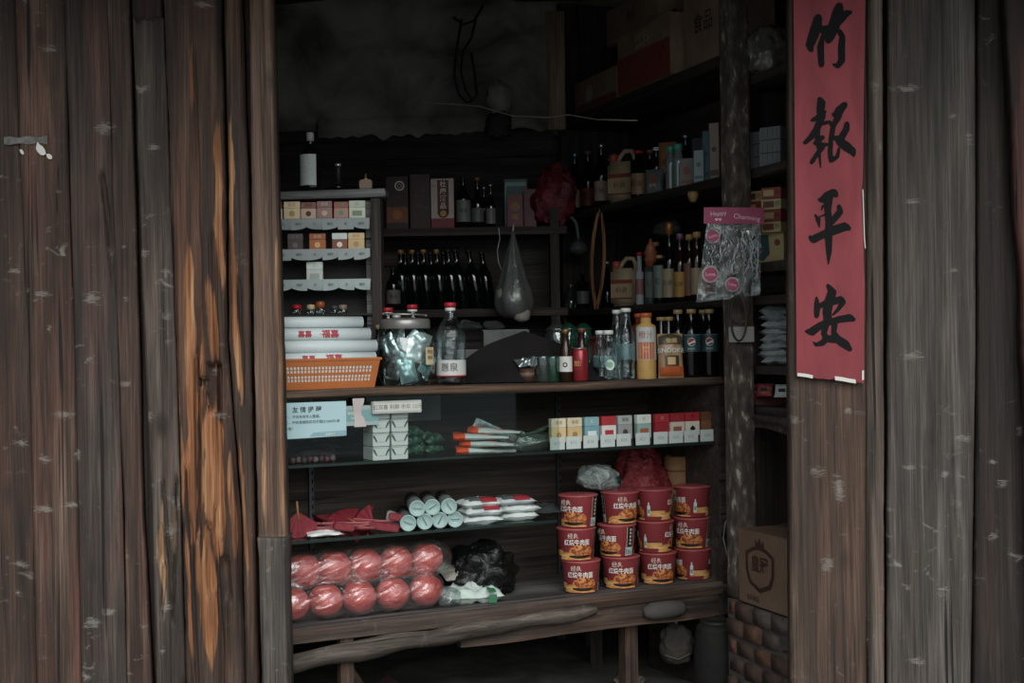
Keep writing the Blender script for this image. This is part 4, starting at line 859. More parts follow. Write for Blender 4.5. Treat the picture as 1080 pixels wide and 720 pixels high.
for px, d, h_, r_, lb, g in ((634, .13, .182, .030, 'small clear water bottle, rear of the two short ones', 0), (642, .065, .182, .034, 'small clear water bottle in front with a green round mark', 1), (652, .15, .265, .031, 'tall ribbed water bottle, rear left of the two tall ones', 0), (661, .09, .27, .033, 'tall ribbed water bottle, front right of the two tall ones', 0)):
    bottle('water_bottle', lb, 'bottle', onc(px, d, Z_TOP), h_, r_, .0145, m_pet, m_cap_w, m_clearlab, (.28, .5), 'pet', .6, R(-4), group='small water bottles on the counter', extra=grn if g else None, caph=.07 if h_ < .2 else .045, capr=1.35)
# orange drink bottle
t = bottle('juice_bottle', 'orange and silver drink bottle between the water bottles and the snack bag', 'bottle', onc(682, .065, Z_TOP), .245, .037, .020, plain('c49a55', .25), m_cap_o, plain('b9bfbb', .4), (.30, .80), 'plain', .82, R(-6), None, capr=1.15)
b = MB(); quad(b, -.037, .037, .075, .14, plain('c4632c', .4), bend=.0378, n=10); b.text('橙汁', .03, plain('a8442a', .4), TR(0, 0, .165, ry=0), bend=.0385); b.text('果', .03, plain('e8b080', .4), TR(0, 0, .11), bend=.0385); b.build('front_print', t)
bottle('juice_bottle', 'drink bottle with a red orange cap behind the orange one', 'bottle', onc(676, .16, Z_TOP), .245, .033, .018, plain('7a3428', .3), m_cap_o, kind='plain', sh=.82, capr=1.3)
# snack bag
m_snk = mott('snack_bag', [(.3, 'a8845c'), (.7, 'c4a078')], (6, 6, 6), .35, .3); q = onc(708, .06, Z_TOP)
t = thing('snack_bag', 'tan and orange foil snack bag standing beside the cola bottles', 'snack', (q.x, q.y, Z_TOP + .001), CA * .3, None, R(-6))
b = MB(); b.pouch(.100, .170, .045, m_snk, seed=2, wr=.12); b.build('bag', t)
b = MB()
def sp(x, z, o=.0): 
    a, c = abs(2 * x / .1), abs(2 * z / .17 - 1); e = max(0, 1 - a ** 3) * max(0, 1 - (c / .92) ** 4) if c < .92 else 0; return -.0245 * (e ** .6) - .004 - o
def onp(x0, x1, z0, z1, mat, o): b.grid(lambda u, v: (x0 + (x1 - x0) * u, sp(x0 + (x1 - x0) * u, z0 + (z1 - z0) * v, o), z0 + (z1 - z0) * v + .010 * (1 if o < .0006 else 0) * math.sin(u * 3.1) * v), 10, 6, mat)
onp(-.046, .046, .008, .038, plain('c05a2c', .35), .0005); onp(-.046, .044, .128, .158, plain('4e4a3a', .4), .0005)
onp(-.028, .026, .045, .085, plain('3c3326', .4), .0012); onp(-.018, .012, .05, .078, plain('d8b070', .4), .0018)
for tx, z_, sz, mm in (('香脆', .142, .022, plain('d0b070', .4)), ('SNOOKIE', .103, .024, m_paper)):
    vs, fs = glyphs(tx, 'CENTER', .03); b.add([(x * sz, sp(x * sz, z_ + y * sz, .003), z_ + y * sz) for x, y in vs], fs, mm)
b.build('front_print', t)
# cola bottles
m_plab = plain('2f474c', .35)
def cola(label, px, d, z=Z_TOP, printed=True):
    def ex(b, rl, h):
        if not printed: return
        rr = rl + .0008; z_ = .138
        disc(b, .0155, m_paper, TR(0, 0, z_), bend=rr)
        disc(b, .0138, plain('a8262e', .4), TR(0, 0, z_ + .0012, ry=R(-25)), bend=None) if 0 else None
        pts = [(.0135 * math.cos(a), .0135 * math.sin(a)) for a in [R(-8) + R(186) * i / 14 for i in range(15)]] + [(-.006, .001), (.001, -.0015), (.007, .0015)]
        for P, mm, o in ((pts, plain('a8262e', .4), .0014), ([(.0135 * math.cos(a), .0135 * math.sin(a)) for a in [R(200) + R(120) * i / 10 for i in range(11)]] + [(.004, -.0065), (-.005, -.006)], plain('1b2c44', .4), .0014)):
            k = len(P); cx = sum(p[0] for p in P) / k; cy = sum(p[1] for p in P) / k; r2 = rl + o
            rot = R(28); vv = [(cx, cy)] + P; vv = [(x * math.cos(rot) - y * math.sin(rot), x * math.sin(rot) + y * math.cos(rot)) for x, y in vv]
            b.add([(r2 * math.sin(x / r2), -r2 * math.cos(x / r2), y + z_) for x, y in vv], [[0, i, i % k + 1] for i in range(1, k + 1)], mm)
        b.text('pepsi', .014, plain('a9b4b6', .4), TR(0, 0, .113), bend=rr)
        b.lathe([(rl + .0006, .163), (rl + .0006, .166)], plain('6b7f83', .4), n=20)
    return bottle('cola_bottle', label, 'bottle', onc(px, d, z), .262, .0345, .0145, m_cola, m_cap_g, m_plab, (.38, .64), 'pet', .64, R(-8), group='cola bottles on the counter', extra=ex, caph=.055, capr=1.3)
cola('front cola bottle beside the snack bag, with a blue grey label', 730, .06); cola('rightmost front cola bottle with a blue grey label, nearest the flaking post', 749, .06)
cola('cola bottle standing behind the two front ones, seen by its cap', 743, .15); cola('cola bottle behind the snack bag, left of the front pair', 716, .14)
for px, d, lb in ((698, .17, 'shorter capped bottle behind the snack bag, on the left'), (706, .16, 'shorter capped bottle behind the snack bag, on the right')):
    bottle('short_bottle', lb, 'bottle', onc(px, d, Z_TOP), .235, .028, .0145, m_cola, m_cap_g, kind='pet', sh=.62, capr=1.3, caph=.055)
# ================================================================ UPPER CABINET: NOTICE, LABELS, CIGARETTES, PACKS
m_teal = plain('a3c2c8', .5, var=.05); m_txt = plain('2c3a3d', .7)
def onfront(px, py, d=-.02):
    q = onc(px, d, EYE + (360 - py) / F * 4.75); 
    for _ in range(4):
        e = proj(q)[1] - py; q = onc(px, d, q.z + e / F * q.y)
    return q
q = onfront(330, 443, -.016)
t = thing('notice_card', 'pale blue notice card with Chinese text taped below the orange basket', 'notice', q, CA); W_, H_ = .232, .118
b = MB(); b.add([(x, y, z) for y in (0, .0015) for x, z in ((-W_ / 2 - .02, -H_ / 2), (W_ / 2, -H_ / 2 + .004), (W_ / 2, H_ / 2), (-W_ / 2 - .02, H_ / 2))], [[0, 1, 2, 3], [7, 6, 5, 4], [0, 4, 5, 1], [1, 5, 6, 2], [2, 6, 7, 3], [3, 7, 4, 0]], m_teal); b.build('card', t)
b = MB(); b.text('友 情 提 醒', .021, m_txt, TR(-.02, -.001, .034), bold=.012); b.text('一、不向未成年人售烟。', .0115, m_txt, TR(-.094, -.001, .012), align='LEFT', bold=.004)
b.text('二、所有香烟购买均不超过1000元/单', .0115, m_txt, TR(-.094, -.001, -.006), align='LEFT', bold=.004); b.text('次/笔！', .0115, m_txt, TR(-.100, -.001, -.026), align='LEFT', bold=.004); b.build('printed_text', t)
b = MB(); b.add([(x, -.0008, z) for x, z in ((W_ / 2 - .001, -H_ / 2 + .005), (W_ / 2 - .001, -H_ / 2 + .022), (0, -H_ / 2 + .018), (-.012, -H_ / 2 + .006))], [[0, 1, 2, 3]], plain('7ea3ab', .5)); b.text('温馨提示', .009, m_paper, TR(.06, -.0014, -H_ / 2 + .011)); b.build('printed_band', t)
q = onfront(380, 438, -.012); t = thing('card_strip', 'narrow grey and teal card strip between the notice and the price holder', 'card', q, CA)
b = MB(); b.box(.13, .0015, .066, plain('8fa3a3', .5), base=False); b.box(.13, .001, .038, plain('6f9696', .5), TR(0, -.001, 0), base=False); b.build('card', t)
b = MB(); b.text('香烟价目', .011, m_paper, TR(-.025, -.002, .008)); b.text('1000', .009, m_paper, TR(-.025, -.002, -.008)); b.build('printed_text', t)
q = onfront(378, 435, -.018); b = MB()
b.grid(lambda u, v: ((u - .5) * .042 * (1 - .45 * math.sin(v * 3.14) ** 2 * (1 if u > .5 else .4)) + (.006 if v < .4 else 0), 0.002 * math.sin(v * 5), (v - .5) * .095), 8, 12, plain('b5a9a6', .6)); tag(b.build('paper_tag', loc=q, rot=(0, 0, CA)), 'pinkish hourglass shaped paper tag stuck over the card strip', 'tag')
q = onfront(419, 429, -.03); t = thing('price_holder', 'long pale price strip with faint writing fixed above the white packs', 'price holder', q, CA)
b = MB(); b.box(.178, .02, .042, plain('a9aca6', .4), TR(0, .008, 0, ry=-.0), bev=.002, base=False); b.build('holder', t)
b = MB(); b.box(.166, .001, .028, plain('bfc0b8', .6), TR(0, -.003, 0), base=False); b.text('红双喜 利群 中华 12元', .018, plain('6d716c', .7), TR(0, -.0045, 0)); b.build('price_strip', t)
# white packs, two columns of four
for r_ in range(4):
    for c_ in range(2):
        q = onc(397 + 19.5 * c_ + r_ * 0, .05, Z_G1 + .001 + .0463 * r_)
        t = thing('white_pack', 'small white carton with chevron folds, %s column, %s from the stack bottom' % (('left', 'right')[c_], ORD[r_]), 'carton', q, CA, 'white cartons stacked on the upper glass shelf')
        b = MB(); b.box(.0605, .088, .0445, plain('c3c8c4', .6, var=.06), bev=.0015); b.build('box_body', t)
        b = MB(); y = -.0448
        for sg in (-1, 1): b.add([(sg * .0295, y, .040), (sg * .0295, y, .032), (sg * .018, y, .014), (sg * .014, y, .016), (sg * .022, y, .034)], [[0, 1, 2, 3, 4]], plain('4f5a57', .6))
        b.box(.06, .0012, .0012, plain('8b918e', .6), TR(0, y, .041)); b.box(.02, .0006, .002, plain('9aa39f', .6), TR(0, y, .014)); b.build('fold_marks', t)
# white packs under glass (second pair hanging lower seen through the glass edge): skipped, the shelf ends there
# dark green foil packs
m_gfoil = mott('green_foil', [(.3, '24432f'), (.5, '4a7058'), (.62, 'a5bcae')], (26, 26, 30), .28, .6, metal=.4)
for k, (px, d, z, w, h_, yaw, lb) in enumerate(((437, .06, 0, .085, .05, 0, 'lowest dark green foil packet beside the white cartons'), (437, .07, .032, .08, .045, .1, 'dark green foil packet in the middle of the left green stack'), (437, .07, .062, .078, .045, -.1, 'top dark green foil packet of the left stack'), (460, .09, 0, .075, .05, .1, 'low dark green foil packet beside the orange tipped packs'), (460, .09, .032, .07, .045, -.1, 'upper dark green foil packet beside the orange tipped packs'))):
    b = MB(); b.pouch(w, .10, .036, m_gfoil, seed=k * 2.2, wr=.25); q = onc(px, d, Z_G1 + z + .018); tag(b.build('foil_packet', loc=q, rot=(R(-84), 0, CA + yaw)), lb, 'packet', 'green foil packets')
# orange and silver noodle/comb packs lying in a fan
for k, (px, z, yaw, L, lb) in enumerate(((484, .0, .20, .20, 'bottom'), (491, .024, .55, .20, 'second'), (482, .048, .30, .19, 'third'), (500, .066, .62, .20, 'top'))):
    q = onc(px, .04, Z_G1 + z + .014); t = thing('orange_packet', '%s orange ended clear packet of the pile on the upper glass shelf' % lb, 'packet', q, CA - yaw + R(-25), 'orange ended packets')
    b = MB(); M = TR(0, 0, 0, rz=R(90)) @ TR(0, 0, 0, rx=R(-90))
    def body(u, v, top):
        x = L * v; wdt = .042 * (1 - .6 * v ** 1.3); e = max(0, 1 - abs(2 * u - 1) ** 2.4) ** .6 * (1 - .7 * v); return (x, (u - .5) * 2 * wdt, (.017 if top else -.012) * e + .002 * noise.noise(Vector((u * 4, v * 9, k))))
    for tp in (True, False): b.grid(lambda u, v: body(u, v, tp), 10, 16, plain('9fb0aa', .3))
    b.build('clear_body', t)
    b = MB()
    for tp in (True, False): b.grid(lambda u, v: (body(u, v * .22, tp)[0] - .012 * math.sin(3.14 * u), body(u, v * .22, tp)[1] * 1.04, body(u, v * .22, tp)[2] * 1.15), 10, 5, plain('b9482c', .35))
    b.grid(lambda u, v: (body(u, .45 + .2 * v, True)[0], body(u, .45 + .2 * v, True)[1] * .5 * 1.0, body(u, .45 + .2 * v, True)[2] + .0015), 8, 5, plain('b9482c', .4)); b.build('orange_end', t)
q = onc(520, .05, Z_G1 + .002); t = thing('knife_pack', 'grey bladed packet leaning over the orange ended ones', 'packet', (q.x, q.y, q.z + .055), CA, None, R(20), R(24)); b = MB(); b.pouch(.19, .04, .008, m_silver, seed=8, wr=.3, nx=20, ny=6); b.build('wrapper', t)
b = MB(); b.box(.15, .003, .005, plain('7a3a2a', .5), TR(0, -.006, .012)); b.build('printed_line', t)
m_stalk = mott('green_stalks', [(.3, '26382b'), (.5, '4c6350'), (.7, '9aa898')], (12, 60, 60), .35, .5)
q = onc(560, .10, Z_G1); b = MB(); rq = random.Random(2); t = thing('stalk_bag', 'clear bag of thin green stalks between the orange packets and cigarettes', 'bag', (q.x, q.y, Z_G1 + .002), CA)
for i in range(16): a = rq.uniform(-.18, .25); b.tube([(-.09, rq.uniform(-.03, .03), .008 + .002 * i), (-.02, rq.uniform(-.03, .03), .02 + .0025 * i), (.10, rq.uniform(-.03, .03), .03 + .003 * i + a * .05)], .0035, m_stalk, n=5)
b.build('stalks', t); b = MB(); b.blob(.115, .05, .04, m_cello, TR(0, 0, -.004), amp=.3, seed=4); b.build('clear_bag', t)
# cigarette packs with price cards
cg = [(588, 'd2b98a', 'd8cdb2', 'a8854e', 'e', 'gold and cream'), (605, 'c9ad7c', 'cfc3a4', 'a07c48', 'e', 'darker gold and cream'), (623, '6f9fa6', '7fa9ae', 'cfdcdc', 'q', 'blue grey'), (641, 'd6d0c8', 'b03238', 'b03238', 'q', 'white red-lidded'), (658, '8f9694', 'a2a8a4', '4f4038', 'e', 'grey brown-sealed'),
      (678, '8aa8a0', 'c8d4cc', 'a05a3a', 'q', 'pale green'), (697, '96252e', 'a02c34', 'c9a070', '', 'solid dark red'), (713, 'c9b9ac', '98262e', '8a5a4a', 'q', 'red and cream striped'), (729, 'cfc6b8', 'a8282f', '1c1414', 'd', 'black-diamond white and red'), (746, '7a5236', '6a442c', '4a2c1c', '', 'brown')]
for k, (px, c1, c2, c3, em, lb) in enumerate(cg):
    Yg = onc(px, .05, Z_G1).y; w = 16.2 / F * Yg * 1.08; q = onc(px, .042 if k < 7 else .05, Z_G1 + .026)
    pack('cigarette_pack', '%s cigarette pack, %s from the left on the upper glass shelf' % (lb, ORD[k]), w, .086, .022, c1, c2, 'cigarette packs on the upper glass shelf', q, CA, em or 'n', c3)
    q = onc(px, .026, Z_G1 + .001); t = thing('price_card', 'white price card under the %s cigarette pack' % lb, 'price tag', q, CA, 'price cards on the upper glass shelf')
    b = MB(); b.box(w * 1.0, .0015, .045, plain('bcc6c3', .6, var=.08)); b.build('card', t); b = MB(); b.text('¥%d' % (12 + k * 3), .018, plain('8a9492', .7), TR(0, -.0015, .022)); b.build('writing', t)
    b = MB(); b.box(w, .03, .024, m_gdark); tag(b.build('pack_riser', loc=onc(px, .05, Z_G1 + .0005), rot=(0, 0, CA)), 'low dark riser block under the %s cigarette pack' % lb, 'riser', 'risers under the cigarette packs')
# dark little items left on the shelf beneath the notice
rq = random.Random(12)
for k in range(8):
    px = 309 + k * 6; q = onc(px, .07 + .02 * (k % 2), Z_G1 + .001); b = MB(); b.blob(.011, .011, .012, plain(('5b3438', '6d5356', '4a3a3c')[k % 3], .5), sub=2, seed=k); tag(b.build('small_sweet', loc=q), 'small dull pink wrapped sweet on the glass shelf under the notice', 'sweets', 'small sweets under the notice')
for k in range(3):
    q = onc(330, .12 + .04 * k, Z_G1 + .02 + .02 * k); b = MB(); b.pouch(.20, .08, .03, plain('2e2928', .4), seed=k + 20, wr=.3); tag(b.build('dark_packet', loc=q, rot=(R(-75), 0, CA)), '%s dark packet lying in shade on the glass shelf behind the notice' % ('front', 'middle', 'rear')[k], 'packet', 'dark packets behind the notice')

# ================================================================ MIDDLE GLASS SHELF
m_fr = mott('red_paper_fans', [(.3, '6e1c26'), (.7, '8e2833')], (20, 20, 20), .6, .2); m_stick = plain('9a6a3c', .6)
def fan(label, px, d, z, rx_, ry_, rz_, c=m_fr, w=.085):
    q = onc(px, d, Z_G2 + z); t = thing('red_fan', label, 'paper fan', q, CA + rz_, 'red paper fans on the middle shelf'); t.rotation_euler = (rx_, ry_, CA + rz_)
    b = MB(); n = 12; pts = [(0, 0)] + [(w * math.cos(a), w * math.sin(a)) for a in [R(35) + R(110) * i / n for i in range(n + 1)]]
    for sgy in (-1, 1): b.add([(x, .0008 * sgy + .002 * (i % 2), z_) for i, (x, z_) in enumerate(pts)], [[0, i, i + 1] for i in range(1, n + 1)], c)
    b.build('paper_leaf', t); b = MB(); b.tube([(0, 0, -.035), (0, 0, .03)], .0035, m_stick, n=8); b.build('stick', t)
fan('upright red paper fan with its stick pointing up, left end of the middle shelf', 314, .10, .088, 0, R(176), .1, w=.088)
for k, (px, d, z, yw, lb) in enumerate(((345, .10, .010, .2, 'lowest'), (352, .12, .018, .5, 'second'), (358, .14, .026, .1, 'third'), (372, .13, .034, .3, 'fourth'), (384, .12, .018, -.2, 'fifth'), (395, .10, .012, .2, 'sixth'))):
    fan('red paper fan lying flat, %s of the heap on the middle glass shelf' % lb, px, d + .04, z, R(-80 + 3 * k), R(60 - 25 * k), yw)
for k in range(11):
    px = 338 + 6.5 * k; q = onc(px, .12, Z_G2 + .012 + .005 * (k % 5)); t = thing('incense_box', 'long thin red stick packet, %s from the left in the heap of red paper goods' % ORD[k], 'packet', q, CA + R(-38 + 9 * (k % 5)), 'thin red stick packets', 0)
    t.rotation_euler = (0, R(7 - 4 * (k % 3)), CA + R(-38 + 9 * (k % 5)))
    b = MB(); b.box(.17, .010, .006, plain(('8e2a35', 'a0434b', '7a1f2a')[k % 3], .5), bev=.001); b.build('packet_body', t); b = MB(); b.box(.165, .002, .0012, plain('b07a78', .5), TR(0, -.004, .006)); b.build('light_edge', t)
for k, (px, d, z, yw, w_, lb) in enumerate(((362, .07, .03, -.15, .07, 'red folded paper packet in the middle of the heap'), (405, .08, .018, -.5, .10, 'long red folded packet pointing at the paper tubes'), (418, .10, .045, -.45, .06, 'red end packet leaning under the white wrapped one'))):
    b = MB(); b.box(w_, .03, .024, m_fr, bev=.004); tag(b.build('red_packet', loc=onc(px, d, Z_G2 + z - .012), rot=(0, .15, CA + yw)), lb, 'packet')
b = MB(); b.pouch(.12, .05, .012, m_cap_w, seed=6, wr=.2); tag(b.build('white_packet', loc=onc(343, .06, Z_G2 + .008), rot=(R(-80), 0, CA - .15)), 'flat white packet under the red fans', 'packet')
b = MB(); b.box(.055, .045, .04, plain('a9b2b0', .5), bev=.005); b.text('中华', .016, m_txt, TR(0, -.024, .02)); tag(b.build('white_packet', loc=onc(413, .17, Z_G2 + .014), rot=(.3, .35, CA - .1)), 'white labelled packet end leaning beside the paper tubes', 'packet')
# tubes
m_tube = mott('tube_side', [(.3, '3a4341'), (.7, '646e6b')], (14, 14, 14), .35, .3); m_tend = plain('94b0ac', .5, var=.08)
TB = [(430.5, 0), (448, 0), (464, 0), (480, 0), (440, 1), (456, 1), (473.5, 1)]
tl = ['bottom row, leftmost', 'bottom row, second from the left', 'bottom row, third from the left', 'bottom row, rightmost', 'upper row, left', 'upper row, middle', 'upper row, right']
for k, (px, up) in enumerate(TB):
    z = Z_G2 + .0285 + (.047 if up else 0); q = onc(px, .045 + .006 * (k % 3), z)
    t = thing('paper_tube', 'rolled tube with a pale teal end cap, %s' % tl[k], 'tube', q, R(8), 'paper tubes on the middle glass shelf')
    r = .0275; M = TR(0, 0, 0, rx=R(-90)); b = MB(); b.lathe([(r, 0), (r, .28)], m_tube, M, n=28); b.build('tube_side', t)
    b = MB(); b.lathe([(0, -.002), (r * .86, -.002), (r * .9, -.005), (r * 1.01, -.004), (r * 1.03, .006)], m_tend, M, n=28); b.build('end_cap', t)
    b = MB(); b.box(.034, .001, .0018, m_blk, TR(0, -.0025, 0, ry=R((20, 60, -60, 0, 5, -30, 55)[k])), base=False); b.box(.024, .001, .008, plain('7b9692', .5), TR(0, -.0022, -.003, ry=R((20, 60, -60, 0, 5, -30, 55)[k])), base=False); b.build('end_mark', t)
# salt packets
m_salt = mott('salt_white', [(.3, 'aebab8'), (.7, 'dbe3e1')], (8, 8, 8), .4, .3); m_sgrey = mott('salt_grey', [(.3, '4b5150'), (.7, '6c7372')], (10, 10, 10), .35, .3)
sp_ = [(505, .10, .014, 0, 'bottom of the left pile'), (508, .10, .042, 1, 'middle of the left pile, with a red label'), (505, .11, .070, 2, 'top of the left pile'), (543, .12, .014, 0, 'bottom of the right pile'), (545, .12, .040, 0, 'middle of the right pile'), (540, .13, .066, 1, 'top of the right pile, with a red label')]
for px, d, z, v, lb in sp_:
    q = onc(px, d + .0, Z_G2 + z + .002); t = thing('salt_packet', 'white and grey salt packet, %s' % lb, 'packet', q, CA + R(-4), 'salt packets on the middle glass shelf')
    b = MB(); b.pouch(.155, .115, .034, m_salt, TR(0, -.055, 0, rx=R(-90)), seed=px + z * 99, wr=.14); b.build('packet_body', t)
    b = MB()
    def pf(x, y): a, c = abs(2 * x / .155), abs(2 * y / .115); e = max(0, 1 - a ** 3) * max(0, 1 - (c / .92) ** 4) if c < .92 else 0; return .018 * e ** .6 + .003
    b.grid(lambda u, w: (-.052 + .104 * u, -.045 + .08 * w, pf(-.052 + .104 * u, -.045 + .08 * w)), 12, 10, m_sgrey)
    if v: b.grid(lambda u, w: (-.01 + .06 * u, -.052 + .03 * w, pf(-.01 + .06 * u, -.052 + .03 * w) + .0015), 10, 6, plain('9b2a33', .4))
    b.build('printed_panel', t)
b = MB(); b.pouch(.16, .10, .03, plain('35393a', .4), seed=77, wr=.3); tag(b.build('dark_packet', loc=onc(575, .13, Z_G2 + .014), rot=(R(-82), 0, CA - .3)), 'dark grey packet at the right end of the middle glass shelf', 'packet')

# ================================================================ BOTTOM SHELF
m_ball = mott('red_ball', [(.3, 'a83a3c'), (.5, 'c4504a'), (.7, 'd8695c')], (14, 14, 50), .38, .3, spec=.5)
for row, (pys, d, zz, n_, x0, dx) in enumerate(((0, .105, Z_BOT + .0625, 5, 308, 35.3), (1, .145, Z_BOT + .166, 5, 320, 32.5))):
    for k in range(5):
        px = x0 + dx * k; q = onc(px, d, zz); t = thing('red_ball', 'red ball in clear wrap, %s from the left of the %s row' % (ORD[k], ('lower', 'upper')[row]), 'ball', q, 0, 'red balls wrapped in film on the bottom shelf')
        r = .0585 if row == 0 else .0575
        b = MB(); b.lathe([(r * math.sin(a) if 0 < i < 16 else 0, -r * math.cos(a) * .98 + (-.006 * math.exp(-(a / .3) ** 2) * -1 if i < 8 else -.006 * math.exp(-((math.pi - a) / .3) ** 2))) for i, a in enumerate([math.pi * i / 16 for i in range(17)])], m_ball, n=32, fn=lambda a, z: 1 + .012 * math.cos(10 * a))
        b.build('ball_body', t); b = MB(); b.lathe([(.007, r - .010), (.003, r - .006), (0, r - .006)], plain('5e1d1e', .6), n=8); b.build('stem_dimple', t)
m_film = clear('wrap_film', (.94, .93, .93), .07, .14, 1.5, .6, (16, 9, 34), 'd8d0ce', .03, cap=.42)
for row, (d, z, x0, x1, rr_, lb) in enumerate(((.105, Z_BOT + .0655, 292, 466, .0625, 'lower clear plastic sleeve wrapped around five red balls'), (.145, Z_BOT + .169, 292, 474, .0605, 'upper clear plastic sleeve wrapped around five red balls'))):
    A_ = onc(x0, d, z); B_ = onc(x1, d, z); L = (B_ - A_).length; b = MB(); nx = 90
    pitch = L / 5.2
    def fl_(u, v):
        a = v * 2 * math.pi; x = L * u; ph = 2 * math.pi * (x - pitch * .5) / pitch; end = min(1, (1 - u) * 12); 
        r = rr_ * (1 + .035 * math.cos(ph)) * (.35 + .65 * end ** .5) + .0030 * noise.noise(Vector((x * 30 + a * 2.5, a * 1.5, row * 3))) + .0065 * max(0, noise.noise(Vector((x * 22 + a * 3.2, x * 3 - a * .4, 4 + row))) - .12) + .004 * max(0, noise.noise(Vector((x * 60 + a * 9, a * .6, 14 + row))))
        return (x, -r * math.sin(a), max(-.0625, r * math.cos(a)))
    b.grid(fl_, 200, 90, m_film); o = b.build('plastic_sleeve', loc=A_, rot=(0, 0, math.atan2(B_.y - A_.y, B_.x - A_.x))); tag(o, lb, 'plastic wrap')
# black bag, white green bag
m_bbag = mott('black_bag', [(.3, '0c0d0d'), (.7, '161818')], (14, 14, 14), .3, 1.0, 1.5, 5, spec=.5, bd=.02)
b = MB(); b.blob(.135, .11, .105, m_bbag, amp=.35, fr=2.4, seed=3, sub=4); tag(b.build('plastic_bag', loc=onc(508, .22, Z_BOT + .001), rot=(0, 0, CA)), 'crumpled black plastic bag at the back of the bottom shelf', 'bag')
m_wb = mott('white_green_bag', [(.3, '9fb3a8'), (.7, 'c9d6cf')], (9, 9, 9), .35, .6)
q = onc(500, .12, Z_BOT + .002); t = thing('flour_packet', 'white packet with a green band lying on the bottom shelf beside the red balls', 'packet', q, CA - R(12))
b = MB(); b.pouch(.20, .15, .055, m_wb, TR(0, -.06, .022, rx=R(-86)), seed=31, wr=.3, nx=22, ny=20); b.build('packet_body', t)
b = MB(); b.grid(lambda u, v: (.035 + .028 * u, -.075 + .125 * v, .022 + .0275 * (max(0, 1 - (abs(2 * (.035 + .028 * u) / .2)) ** 3) * max(0, 1 - (abs(2 * v - 1) * .88) ** 4)) ** .6 + .005), 6, 14, plain('2f6b4c', .4)); b.grid(lambda u, v: (.036 + .028 * u, -.0765 - .0 * v, .004 + .03 * v), 4, 3, plain('2f6b4c', .4)); b.build('green_band', t)
b = MB(); b.blob(.045, .05, .035, m_cello, amp=.3, seed=9); tag(b.build('clear_packet', loc=onc(473, .10, Z_BOT + .002)), 'twisted clear film end beside the lower red balls', 'packet')
b = MB(); b.pouch(.13, .10, .03, plain('8b8a80', .5), seed=14, wr=.4); tag(b.build('beige_packet', loc=onc(488, .17, Z_BOT + .075), rot=(R(-70), 0, CA)), 'beige crumpled packet on top behind the white and green one', 'packet')

